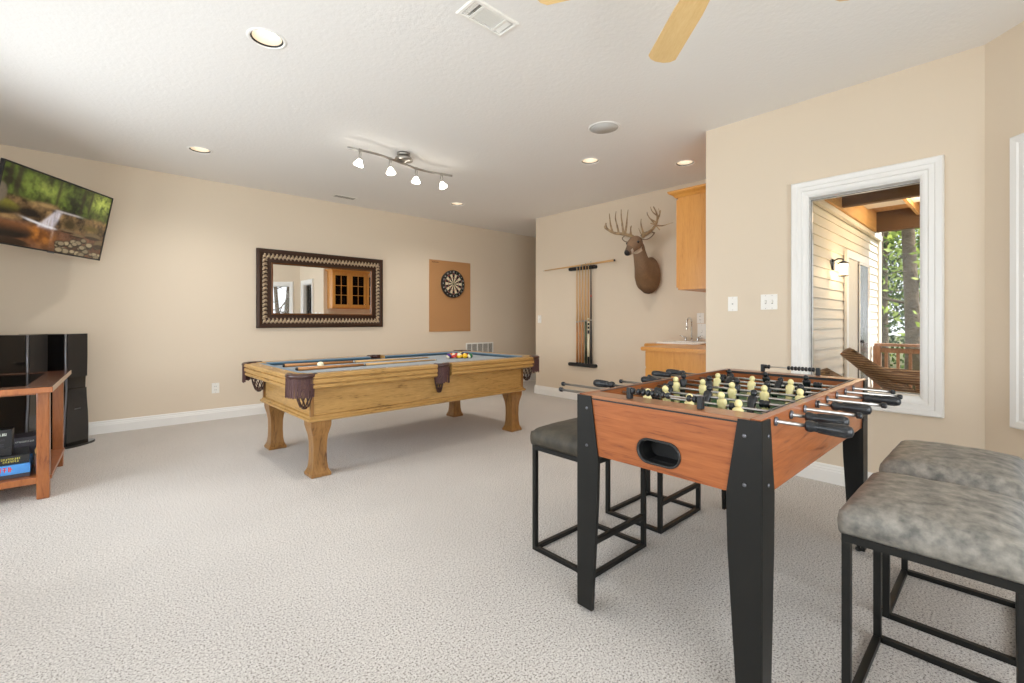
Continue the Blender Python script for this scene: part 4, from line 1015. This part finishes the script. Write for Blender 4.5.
# ------------------------------------------------------------------ cue rack on the alcove wall
rk = thing('cue_rack', 'black two piece wall cue rack holding upright pool cues', 'cue rack', (XC, 4.10, 0))
def rackbar(z, hooks):
    mb = MB(); r = .024; n = 10
    poly = [(-.25 + r - r * math.sin(math.pi * k / n), z + r * math.cos(math.pi * k / n) * 1.0) for k in range(n + 1)] + [(.25 - r + r * math.sin(math.pi * k / n), z - r * math.cos(math.pi * k / n)) for k in range(n + 1)]
    mb.prism(poly, -.045 if not hooks else -.035, 0, 'x', .004); return mb
up = rackbar(1.885, True).build('upper_holder', M['black'], rk)
for k in range(6):
    y = .050 - k * .050
    MB().tube([(-.034, y - .018, 1.885), (-.062, y - .018, 1.885), (-.066, y - .006, 1.885)], .006, 6).build('clip', M['black'], up)
rackbar(.513, False).build('lower_holder', M['black'], rk)
mb = MB(); rackpts = [(.075, 'maplebutt', 'maple', 1.905), (.022, 'maplebutt', 'maple', 1.92), (-.030, 'maplebutt', 'maple', 1.93), (-.083, 'gb', 'maple', 1.945), (-.130, 'bw', 'maple', 1.915), (-.174, 'blackplastic', 'blackplastic', 1.965)]
mb.bm.free()
M['gb'] = mat('green_black_butt', lin(26, 40, 30), .3, var=(9, lin(70, 92, 64), .06)); M['bw'] = mat('black_butt', (.012, .012, .012), .3)
labs = ['leftmost wooden pool cue standing in the wall rack', 'wooden pool cue with brown butt, second from the left in the wall rack', 'wooden pool cue with brown butt, third from the left in the wall rack', 'pool cue with dark green patterned butt in the wall rack',
        'pool cue with black and white banded butt in the wall rack', 'all black pool cue at the right end of the wall rack']
for (dy, bm2, sh, zt), lb in zip(rackpts, labs):
    o = cue(lb, (XC - .048, 4.10 + dy, .538), (XC - .052, 4.10 + dy, zt), 'pool cues standing in the wall rack', bm2, shaft=sh, rb=.0155)
    if bm2 == 'bw':
        MB().lathe([(.0163, .10), (.0150, .42)], 14).build('white_sleeve', M['ballwhite'], o)
        for k in range(4): MB().lathe([(.0150, .47 + k * .05), (.0146, .49 + k * .05)], 14).build('white_ring', M['ballwhite'], o)
    if sh == 'blackplastic': MB().lathe([(.0112, .93), (.0106, .96)], 14).build('red_ring', mat('red_ring', lin(170, 50, 36), .4), o)
hc = cue('wooden pool cue laid level across the top of the wall rack', (XC - .095, 3.50, 1.932), (XC - .085, 4.80, 1.900), None, 'maple', rb=.0145)

# ------------------------------------------------------------------ deer head
dh = thing('deer_head', 'mounted deer head trophy with large many-pointed antlers on the alcove wall', 'taxidermy mount', (XC, 3.02, 1.70))
O = Vector((XC, 3.02, 1.70))
def ringat(c, d, a, b, n=20, up=(0, 0, 1), egg=0):
    c = Vector(c) - O; d = Vector(d).normalized(); x = d.cross(Vector(up)).normalized(); u = x.cross(d).normalized()
    return [c + x * a * math.cos(t) * (1 - egg * math.sin(t)) + u * b * math.sin(t) for t in [2 * math.pi * k / n for k in range(n)]]
mb = MB()
# shoulder to neck to skull: ring centres, directions, half width, half height
body = [((5.095, 3.02, 1.70), (-1, 0, .05), .125, .215), ((5.04, 3.02, 1.70), (-1, 0, .1), .150, .235), ((4.98, 3.02, 1.705), (-1, .0, .3), .145, .205), ((4.92, 3.015, 1.75), (-1, -.0, .7), .118, .165),
        ((4.86, 3.00, 1.815), (-.7, -.1, .9), .092, .125), ((4.815, 2.995, 1.885), (-.5, -.05, 1), .078, .102), ((4.775, 2.99, 1.955), (-.5, -.0, 1), .068, .088), ((4.745, 2.98, 2.02), (-.5, 0, .9), .062, .074), ((4.72, 2.975, 2.055), (-.6, .0, .8), .045, .05)]
mb.loft([ringat(c, d, a, b, egg=.1) for c, d, a, b in body])
hd = Vector((-.83, .03, -.56)).normalized(); hb = Vector((4.715, 2.975, 2.085))
head = [(-.02, .03, .035, 0), (.01, .066, .068, 0), (.05, .080, .082, -.004), (.095, .080, .080, -.008), (.14, .064, .070, -.014), (.185, .046, .056, -.020), (.22, .039, .047, -.022), (.25, .035, .038, -.022), (.272, .027, .029, -.022), (.284, .015, .016, -.022)]
mb.loft([ringat(hb + hd * f + Vector((0, 0, off)), hd, a * 1.08, b * 1.08) for f, a, b, off in head])
dm_ = mb.build('body', M['bark'], dh)
rm = dm_.modifiers.new('r', 'REMESH'); rm.mode = 'VOXEL'; rm.voxel_size = .006
sm = dm_.modifiers.new('s', 'SMOOTH'); sm.iterations = 8; sm.factor = .6
dg = bpy.context.evaluated_depsgraph_get(); me = bpy.data.meshes.new_from_object(dm_.evaluated_get(dg)); dm_.modifiers.clear(); dm_.data = me
me.materials.clear()
for p in me.polygons: p.use_smooth = True
at = me.color_attributes.new('Col', 'FLOAT_COLOR', 'POINT'); cols = []
side = hd.cross(Vector((0, 0, 1))).normalized(); hup = side.cross(hd).normalized()
for vtx in me.vertices:
    p = vtx.co + O; n_ = noise.noise(vtx.co * 60) * .12 + noise.noise(vtx.co * 14) * .15
    base = Vector(lin(142, 116, 92)); rel = p - hb; f = rel.dot(hd); u_ = rel.dot(hup); s_ = abs(rel.dot(side))
    inhead = f > .03 and rel.length < .36 and (p - (hb + hd * f)).length < .12
    c = base.copy()
    if not inhead:
        k = max(0, min(1, (1.95 - p.z) / .3)); c = base.lerp(Vector(lin(128, 98, 68)), k)
        if p.z < 1.56: c = c.lerp(Vector(lin(84, 58, 36)), min(1, (1.56 - p.z) / .08))
        if p.x < 4.90 and 1.90 < p.z < 2.0 and rel.dot(Vector((-.9, .2, -.3))) > .10: c = Vector(lin(226, 214, 196))       # white throat patch
    else:
        c = base.lerp(Vector(lin(120, 92, 68)), .5)
        if u_ < -.052 and f > .05: c = Vector(lin(214, 202, 184))
        if f > .20: c = c.lerp(Vector(lin(92, 72, 56)), .6)
        if .205 < f < .24 and u_ < .0: c = Vector(lin(206, 194, 178))
        if f > .268: c = Vector((.012, .010, .010))
    cols += [*(c * (1 + n_)), 1]
at.data.foreach_set('color', cols); me.materials.append(colored('deer_hide', .8))
for s_ in (-1, 1):
    ep = hb + hd * .105 + side * s_ * .076 + hup * .028 - O
    MB().ball(ep, .0155, 14).build('eye', mat('dark_glass_eye', (.01, .006, .004), .05, coat=1), dh)
    MB().ball(ep + side * s_ * .001 , .0175, 14, (1, 1, .8)).build('eye_rim', mat('pale_eye_rim', lin(206, 190, 168), .8), dh) if False else None
    np2 = hb + hd * .280 + side * s_ * .014 + hup * (-.008) - O
    MB().ball(np2, .007, 8).build('nostril', M['grout'], dh)
    # ear: cupped leaf
    root = hb + hd * .0 + side * s_ * .060 + hup * .030 - O; face = Vector((-.85, -.25 + .2 * s_, .0)).normalized()
    tipd = (side * s_ * .93 + Vector((0, 0, .20)) + Vector((.10, 0, 0))).normalized(); wv = tipd.cross(face).normalized(); fr = wv.cross(tipd).normalized()
    if fr.dot(face) < 0: fr = -fr
    for nm, k_, off, colr in (('ear', 1.0, 0, 'out'), ('inner_ear', .78, .004, 'in')):
        mb = MB(); rings = []
        for i in range(11):
            f = i / 10; hw = .046 * k_ * math.sin(math.pi * (.14 + .85 * f)) ** .75 + .001; c = root + tipd * (.172 * (f * k_ + (1 - k_) * .4)) + fr * off
            row = [c + wv * hw * t + fr * (.022 * (t * t - .3) * (1 - .7 * f)) for t in (-1, -.6, -.2, .2, .6, 1)]; rings.append(row + [p - fr * .005 for p in row[::-1]])
        mb.loft(rings); e_ = mb.build(nm, mat('brown_grey_ear', lin(126, 104, 82), .85) if colr == 'out' else mat('pale_inner_ear', lin(206, 190, 170), .85), dh if nm == 'ear' else earo)
        if nm == 'ear': earo = e_
anc = mat('polished_antler', lin(196, 168, 128), .45, var=(16, lin(110, 80, 52), .22), bump=(60, .3, .002))
def antler(paths):
    mb = MB()
    for pts, r0, r1 in paths:
        P2 = [Vector(p) - O for p in pts]
        # smooth by Catmull-Rom
        out_ = []
        for i in range(len(P2) - 1):
            a, b, c, d = P2[max(i - 1, 0)], P2[i], P2[i + 1], P2[min(i + 2, len(P2) - 1)]
            for k in range(4):
                t = k / 4; out_.append(.5 * ((2 * b) + (c - a) * t + (2 * a - 5 * b + 4 * c - d) * t * t + (3 * b - a - 3 * c + d) * t ** 3))
        out_.append(P2[-1]); n = len(out_) - 1
        mb.tube(out_, [r0 + (r1 - r0) * i / n for i in range(n + 1)], 8)
    mb.build('antler', anc, dh)
# left hand antler in the picture
antler([([(4.69, 2.985, 2.10), (4.66, 3.03, 2.14), (4.60, 3.10, 2.165), (4.55, 3.19, 2.185), (4.51, 3.255, 2.23), (4.50, 3.275, 2.275), (4.50, 3.275, 2.31)], .024, .009),
        ([(4.51, 3.24, 2.215), (4.49, 3.285, 2.25), (4.49, 3.29, 2.28)], .010, .004),
        ([(4.53, 3.20, 2.19), (4.54, 3.235, 2.28), (4.55, 3.255, 2.36), (4.55, 3.262, 2.43)], .014, .004),
        ([(4.57, 3.14, 2.175), (4.57, 3.165, 2.27), (4.55, 3.175, 2.36), (4.55, 3.165, 2.44)], .014, .004),
        ([(4.59, 3.09, 2.17), (4.58, 3.10, 2.28), (4.56, 3.10, 2.37), (4.55, 3.095, 2.45)], .015, .004),
        ([(4.61, 3.08, 2.165), (4.59, 3.05, 2.25), (4.56, 3.02, 2.34), (4.55, 3.0, 2.43)], .015, .004),
        ([(4.66, 3.02, 2.13), (4.62, 3.01, 2.20), (4.60, 2.985, 2.25)], .011, .004),
        ([(4.64, 3.04, 2.14), (4.60, 3.0, 2.19), (4.57, 2.985, 2.24)], .008, .003)])
antler([([(4.72, 2.91, 2.11), (4.68, 2.87, 2.13), (4.65, 2.80, 2.145), (4.62, 2.73, 2.17), (4.58, 2.66, 2.21), (4.54, 2.62, 2.27), (4.51, 2.62, 2.33), (4.50, 2.645, 2.39)], .024, .006),
        ([(4.69, 2.875, 2.125), (4.64, 2.87, 2.19), (4.62, 2.875, 2.26), (4.61, 2.865, 2.31)], .014, .004),
        ([(4.70, 2.89, 2.12), (4.65, 2.90, 2.16), (4.62, 2.905, 2.21)], .009, .003),
        ([(4.56, 2.64, 2.24), (4.52, 2.58, 2.30), (4.50, 2.585, 2.36)], .010, .003),
        ([(4.56, 2.65, 2.23), (4.53, 2.70, 2.27), (4.52, 2.73, 2.32), (4.52, 2.735, 2.35)], .009, .003),
        ([(4.53, 2.62, 2.29), (4.50, 2.66, 2.34), (4.48, 2.67, 2.39)], .008, .003),
        ([(4.58, 2.67, 2.21), (4.54, 2.69, 2.25), (4.50, 2.71, 2.30)], .009, .003),
        ([(4.58, 2.68, 2.205), (4.57, 2.58, 2.18), (4.57, 2.50, 2.19), (4.56, 2.44, 2.195)], .010, .002),
        ([(4.56, 2.71, 2.225), (4.52, 2.63, 2.185), (4.50, 2.57, 2.125)], .009, .006),
        ([(4.54, 2.615, 2.27), (4.51, 2.57, 2.31), (4.50, 2.56, 2.34)], .008, .003)])

# ------------------------------------------------------------------ wet bar in the alcove
uc = thing('upper_cabinet', 'honey oak upper wall cabinet with crown moulding in the alcove', 'cabinet', (4.5, YF, 1.42))
ux0, ux1, ud, uh = -.60, .60, .295, .84
MB().box(ux0, ux0 + .02, 0, ud, 0, uh).box(ux1 - .02, ux1, 0, ud, 0, uh).box(ux0 + .02, ux1 - .02, 0, ud, 0, .02).box(ux0 + .02, ux1 - .02, 0, ud, uh - .02, uh).box(ux0 + .02, ux1 - .02, 0, .008, .02, uh - .02).box(ux0 + .02, ux1 - .02, .01, ud - .03, .40, .415).build('body', M['oak'], uc)
for k in range(3):
    a = ux0 + .4 * k; d_ = thing('door', None, None); d_.parent = uc; d_.location = (a, ud, 0)
    mb = MB(); mb.box(.004, .064, 0, .02, .02, uh - .02, .002).box(.336, .396, 0, .02, .02, uh - .02, .002).box(.064, .336, 0, .02, .02, .09, .002).box(.064, .336, 0, .02, uh - .09, uh - .02, .002)
    mb.box(.194, .206, .004, .016, .09, uh - .09); [mb.box(.064, .336, .005, .015, z - .006, z + .006) for z in (.09 + .215, .09 + .43)]
    mb.build('door_frame', M['oak'], d_); MB().box(.064, .336, .006, .009, .09, uh - .09).build('glass', M['smoked'], d_)
    MB().lathe([(.006, 0), (.008, .012), (.014, .02), (.010, .028)], 12, axis='y').build('knob', M['brass'], d_).location = (.36, .02, .10)
cp_ = [(0, 0), (.006, .0), (.012, .010), (.020, .022), (.040, .034), (.052, .042), (.056, .052), (.056, .06), (0, .06)]
mb = MB()
def crown(pts_):
    return pts_
mb.loft([[(x_(u), y_(u), uh - .005 + v) for u, v in cp_] for x_, y_ in ((lambda u: ux0 - u, lambda u: 0), (lambda u: ux0 - u, lambda u: ud + .02 + u), (lambda u: ux1, lambda u: ud + .02 + u))], smooth=False)
mb.build('crown_moulding', M['oakx'], uc)
bc = thing('base_cabinet', 'honey oak base cabinet of the wet bar below the sink', 'cabinet', (4.497, YF + .002, 0))
MB().box(-.60, .60, 0, .62, .10, .851).box(-.58, .60, 0, .54, 0, .10).build('body', M['oak'], bc)
MB().box(.005, .60, .645, .95, .10, .851).box(.06, .60, .645, .90, 0, .10).build('sink_base', M['oak'], bc)
MB().box(-.016, .004, .70, .92, .12, .83, .004).build('door', M['oak'], bc)
for k in range(1):
    d_ = MB().box(-.58 + .395 * k, -.20 + .395 * k, .62, .64, .12, .68, .004).build('door', M['oak'], bc)
    MB().box(-.52 + .395 * k, -.26 + .395 * k, .638, .644, .18, .62, .006).build('door_panel', M['oak'], d_)
    MB().lathe([(.006, 0), (.014, .02), (.010, .028)], 12, (-.23 + .395 * k, .64, .62), 'y').build('knob', M['brass'], d_)
    dd = MB().box(-.58 + .395 * k, -.20 + .395 * k, .62, .64, .70, .845, .004).build('drawer', M['oak'], bc)
    MB().lathe([(.006, 0), (.014, .02), (.010, .028)], 12, (-.39 + .395 * k, .64, .77), 'y').build('knob', M['brass'], dd)
ct = MB().prism([(XD + .05, YF), (XC, YF), (XC, YF + .98), (XC - .65, YF + .98), (XC - .65, YF + .66), (XD + .05, YF + .66)], .852, .890, 'z', .006).build('countertop', M['oakx']); tag(ct, 'honey oak wood edged countertop of the wet bar', 'countertop')
sk = thing('sink', 'white drop-in bar sink set in the oak countertop', 'sink', (4.80, 2.42, .890), -math.pi / 2)
def rrect(hx_, hy_, r, z, n=6):
    pts = []
    for cx, cy, a0 in ((hx_ - r, hy_ - r, 0), (-hx_ + r, hy_ - r, 90), (-hx_ + r, -hy_ + r, 180), (hx_ - r, -hy_ + r, 270)):
        pts += [(cx + r * math.cos(R(a0 + 90 * k / n)), cy + r * math.sin(R(a0 + 90 * k / n)), z) for k in range(n + 1)]
    return pts
mb = MB(); mb.loft([rrect(.255, .235, .05, .0), rrect(.255, .235, .05, .010), rrect(.245, .225, .045, .017), rrect(.215, .195, .04, .015), rrect(.205, .185, .04, .002), rrect(.20, .18, .04, .001)]); mb.build('basin', M['porcelain'], sk)
fc = thing('faucet', 'chrome high arc bar faucet with two lever handles', 'faucet', (5.035, 2.475, .892), math.pi / 2)
MB().lathe([(.026, 0), (.026, .008), (.018, .02), (.014, .03)], 16).build('base', M['chrome'], fc)
MB().tube([(0, 0, .02), (0, 0, .22)] + [(0, .055 - .055 * math.cos(t), .22 + .06 * math.sin(t)) for t in [math.pi * k / 12 for k in range(1, 13)]] + [(0, .11, .19), (0, .11, .165)], .0095, 12).build('spout', M['chrome'], fc)
MB().lathe([(.012, .165), (.012, .145), (.009, .142)], 14, (0, .11, 0)).build('aerator', M['chrome'], fc)
for s_ in (-1, 1):
    h_ = MB().lathe([(.022, 0), (.022, .006), (.013, .02), (.012, .045), (.015, .05), (.006, .062)], 16).build('handle', M['chrome'], fc, loc=(s_ * .072, 0, 0))
    MB().tube([(0, 0, .052), (s_ * .03, .01, .066), (s_ * .062, .02, .082)], [.006, .006, .005], 8).build('lever', M['chrome'], h_)
# ------------------------------------------------------------------ plates and outlets
def plate(name, label, x, y, z, rz, w_=.075, h_=.118, kind='switch', gang=1, cat='switch'):
    o = thing(name, label, cat, (x, y, z), rz)
    MB().box(-w_ / 2, w_ / 2, -.006, 0, -h_ / 2, h_ / 2, .002).build('cover_plate', M['plate'], o)
    for g_ in range(gang):
        cx = (g_ - (gang - 1) / 2) * .046
        if kind == 'switch':
            MB().box(cx - .005, cx + .005, -.016, -.006, -.010, .012, .002).build('toggle', M['plate'], o)
            MB().box(cx - .006, cx + .006, -.0066, -.006, -.014, .014).build('slot', M['ventdark'], o)
        elif kind == 'outlet':
            for s_ in (-1, 1):
                q_ = MB().box(cx - .016, cx + .016, -.0085, -.006, s_ * .02 - .014, s_ * .02 + .014, .003).build('socket', M['plate'], o)
                MB().box(cx - .008, cx - .005, -.009, -.0085, s_ * .02 - .006, s_ * .02 + .006).box(cx + .005, cx + .008, -.009, -.0085, s_ * .02 - .006, s_ * .02 + .006).build('slot', M['ventslot'], q_)
        else: 
            MB().lathe([(.006, -.006), (.006, -.012)], 12, (cx, 0, 0), 'y').build('jack', M['nickel'], o)
        for s_ in (-1, 1): MB().lathe([(.003, -.006), (.003, -.0068)], 10, (cx, 0, s_ * h_ * .41), 'y').build('screw', M['nickel'], o)
    return o
plate('outlet', 'white wall outlet low on the long wall left of the pool table', 1.003, YA, .363, 0, kind='outlet', cat='outlet')
plate('outlet', 'white wall outlet low on the alcove wall right of the cue rack', XC, 3.62, .20, -math.pi / 2, kind='outlet', cat='outlet')
plate('light_switch', 'white switch plate near the left end of the alcove wall', XC, 4.965, 1.165, -math.pi / 2)
plate('cable_plate', 'single white wall plate left of the double one, between alcove corner and window', XD, 1.527, 1.276, -math.pi / 2, kind='jack', cat='wall plate')
plate('light_switch', 'double white switch plate nearest the window frame', XD, 1.258, 1.284, -math.pi / 2, .118, .118, gang=2)
plate('outlet', 'upper of two white outlet plates above the sink', XC, 2.40, 1.17, -math.pi / 2, .08, .115, kind='outlet', cat='outlet')
plate('light_switch', 'lower of two white plates above the sink, beside the faucet', XC, 2.385, 1.02, -math.pi / 2, .10, .17, cat='switch')
# wall return grille behind the pool table
def grille(name, label, loc, mtx, w_, h_, nb, mid=6, cat='vent'):
    o = thing(name, label, cat, loc); o.rotation_euler = mtx.to_euler()
    MB().frame(w_ - .05, h_ - .05, [(0, 0), (0, .008), (.020, .010), (.025, .004), (.025, 0)]).build('frame', M['plate'], o)
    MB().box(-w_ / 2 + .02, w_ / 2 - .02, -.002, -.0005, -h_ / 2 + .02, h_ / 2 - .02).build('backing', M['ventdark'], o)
    s0 = None
    for k in range(nb):
        z = -h_ / 2 + .03 + (h_ - .06) * (k + .5) / nb
        if s0 is None: s0 = MB().hexa([(-w_ / 2 + .022, -.002, -.004), (w_ / 2 - .022, -.002, -.004), (w_ / 2 - .022, -.001, -.004), (-w_ / 2 + .022, -.001, -.004), (-w_ / 2 + .022, -.009, .002), (w_ / 2 - .022, -.009, .002), (w_ / 2 - .022, -.008, .003), (-w_ / 2 + .022, -.008, .003)]).build('slat', M['plate'], o)
        else: s0 = s0.copy(); COL.objects.link(s0)
        s0.location = (0, 0, z)
    for k in range(1, mid):
        x = -w_ / 2 + w_ * k / mid; MB().box(x - .007, x + .007, -.0105, -.001, -h_ / 2 + .02, h_ / 2 - .02).build('bar', M['plate'], o)
    return o
grille('return_grille', 'white air return grille on the long wall just above the far pool table end', (4.88, YA, .64), Matrix(), .60, .25, 12, 5)

# ------------------------------------------------------------------ ceiling things
cl_labels = ['recessed ceiling light nearest the camera, at upper left', 'recessed ceiling light above the television side of the long wall', 'recessed ceiling light above the dartboard end of the room', 'recessed ceiling light in front of the alcove, left of the pair', 'recessed ceiling light beside the alcove corner, right of the pair']
refl = mat('warm_can_reflector', lin(190, 174, 154), .5, .0)
for (x, y), lb in zip(CANS, cl_labels):
    o = thing('recessed_light', lb, 'ceiling light', (x, y, CZ), 0, 'recessed ceiling lights')
    MB().lathe([(.104, 0), (.100, -.004), (.088, -.005), (.0845, -.002), (.0845, .010)], 40, caps=False).build('trim_ring', M['white'], o)
    MB().lathe([(.0845, .0), (.080, .002), (.076, .007)], 40, caps=False).build('dark_rim', M['black'], o)
    MB().lathe([(.077, .006), (.072, .06), (.064, .125)], 40, caps=False).build('reflector', refl, o)
    MB().lathe([(.040, .100), (.050, .060), (.046, .044), (.030, .036), (.001, .033)], 32).build('bulb', M['bulb'], o)
    pd = bpy.data.lights.new('downlight_beam', 'SPOT'); pd.energy = (52 if y > 4 else 30) if x < 4 else 8; pd.color = (1, .96, .90); pd.spot_size = R(140); pd.spot_blend = 1; pd.shadow_soft_size = .028
    po = bpy.data.objects.new('downlight_beam', pd); COL.objects.link(po); po.location = (x, y, CZ + .030)
    MB().lathe([(.085, .005), (.085, .135)], 32).build('can', M['ventslot'], o) if False else None
sp = thing('ceiling_speaker', 'round white speaker grille flush with the ceiling', 'speaker', (3.117, 2.288, CZ))
MB().lathe([(.132, 0), (.130, -.005), (.118, -.006), (.115, -.003)], 48, caps=False).build('trim_ring', M['white'], sp)
MB().lathe([(.116, -.001), (.116, -.0035), (.001, -.0045)], 48).build('grille', mat('grey_white_mesh', lin(206, 206, 204), .7, bump=(900, .5, .001)), sp)
rg = thing('ceiling_register', 'white rectangular ceiling register with three louvre banks', 'vent', (1.53, 1.87, CZ)); 
MB().frame(.26, .115, [(0, 0), (0, .006), (.006, .009), (.018, .008), (.024, .002), (.024, 0)]).build('frame', M['plate'], rg).rotation_euler = (-math.pi / 2 + math.pi, 0, 0)
def bank(nm, x0, x1, y0, y1, n, along, tilt):
    mb = MB()
    for k in range(n):
        f = (k + .5) / n
        if along == 'x': y = y0 + (y1 - y0) * f; mb.hexa([(x0, y - .004, -.007), (x1, y - .004, -.007), (x1, y - .003, -.007), (x0, y - .003, -.007), (x0, y - .004 + tilt, .006), (x1, y - .004 + tilt, .006), (x1, y - .003 + tilt, .006), (x0, y - .003 + tilt, .006)])
        else: x = x0 + (x1 - x0) * f; mb.hexa([(x - .004, y0, -.007), (x - .003, y0, -.007), (x - .003, y1, -.007), (x - .004, y1, -.007), (x - .004 + tilt, y0, .006), (x - .003 + tilt, y0, .006), (x - .003 + tilt, y1, .006), (x - .004 + tilt, y1, .006)])
    mb.build(nm, M['plate'], rg)
bank('louvres', -.125, -.085, -.05, .05, 4, 'y', .008); bank('louvres', -.07, .07, -.05, .05, 6, 'x', -.007); bank('louvres', .085, .125, -.05, .05, 4, 'y', -.009)
for a, b in ((-.085, -.07), (.07, .085)): MB().box(a, b, -.0575, .0575, -.008, -.002).build('divider', M['plate'], rg)
MB().box(-.129, .129, -.049, .049, .030, .040).build('damper', M['ventslot'], rg)
vt = thing('slot_vent', 'narrow grey slot vent in the ceiling close to the long wall', 'vent', (2.368, 5.83, CZ))
MB().box(-.15, .15, -.055, .055, -.006, 0, .002).build('frame', M['plate'], vt)
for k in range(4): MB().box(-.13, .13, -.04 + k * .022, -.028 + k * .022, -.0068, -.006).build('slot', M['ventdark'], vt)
# track light
tl = thing('track_light', 'wavy brushed steel track light with four small glowing glass shades', 'track light', (2.17, 3.93, CZ))
MB().lathe([(.062, 0), (.062, -.018), (.055, -.024), (.001, -.026)], 32).build('canopy', M['nickel'], tl)
MB().lathe([(.03, -.02), (.075, -.040), (.085, -.055), (.085, -.070), (.05, -.078), (.02, -.082), (.012, -.095)], 32).build('hub', M['nickel'], tl)
wave = lambda x: .055 * math.sin((x + .05) * 5.2)
tp = [(x, wave(x), -.095) for x in [-.56 + 1.12 * k / 30 for k in range(31)]]
MB().tube(tp, .0085, 8, sq=1.3).build('rail', M['nickel'], tl)
for hx_, ang in ((-.455, 25), (-.155, -10), (.165, 5), (.45, -28)):
    hd_ = thing('lamp_head', None, None); hd_.parent = tl; hd_.location = (hx_, wave(hx_), -.095)
    MB().box(-.014, .014, -.012, .012, -.012, .010, .003).build('clamp', M['nickel'], hd_)
    mb = MB(); mb.tube([(0, -.012, -.01), (0, -.020, -.04), (0, -.016, -.075)], .0035, 6); mb.tube([(0, .012, -.01), (0, .020, -.04), (0, .016, -.075)], .0035, 6); mb.lathe([(.016, -.07), (.014, -.085)], 12); mb.build('bracket', M['nickel'], hd_)
    sh = MB().lathe([(.015, 0), (.022, -.012), (.034, -.034), (.044, -.052), (.040, -.060), (.001, -.066)], 24).build('glass_shade', M['shade'], hd_); sh.location = (0, 0, -.083); sh.rotation_euler = (R(ang * .6), R(ang * .5), 0)
# ceiling fan
fn = thing('ceiling_fan', 'ceiling fan with pale maple blades above the foosball table', 'ceiling fan', (1.636, .685, CZ))
MB().lathe([(.07, 0), (.07, -.02), (.04, -.06), (.015, -.065)], 24).build('canopy', M['brass'], fn)
MB().lathe([(.012, -.06), (.012, -.15)], 12).build('downrod', M['brass'], fn)
MB().lathe([(.03, -.14), (.09, -.16), (.115, -.20), (.115, -.27), (.08, -.31), (.06, -.33), (.001, -.335)], 32).build('motor', M['brass'], fn)
for k in range(5):
    a = R(48 + 72 * k); bl = MB()
    poly = [(.20, -.052), (.32, -.062), (.655, -.068), (.680, -.050), (.694, -.02), (.694, .02), (.680, .050), (.655, .068), (.32, .062), (.20, .052)]
    bl.prism(poly, -.004, .004, 'z', .001); b_ = bl.build('blade', M['fanwood'], fn); b_.location = (0, 0, -.295); b_.rotation_mode = 'XYZ'; b_.rotation_euler = (R(9), 0, 0); b_.matrix_local = T(0, 0, -.295) @ RZ(a) @ RX(R(9))
    MB().box(.09, .25, -.018, .018, .004, .010, .002).build('blade_arm', M['brass'], b_)
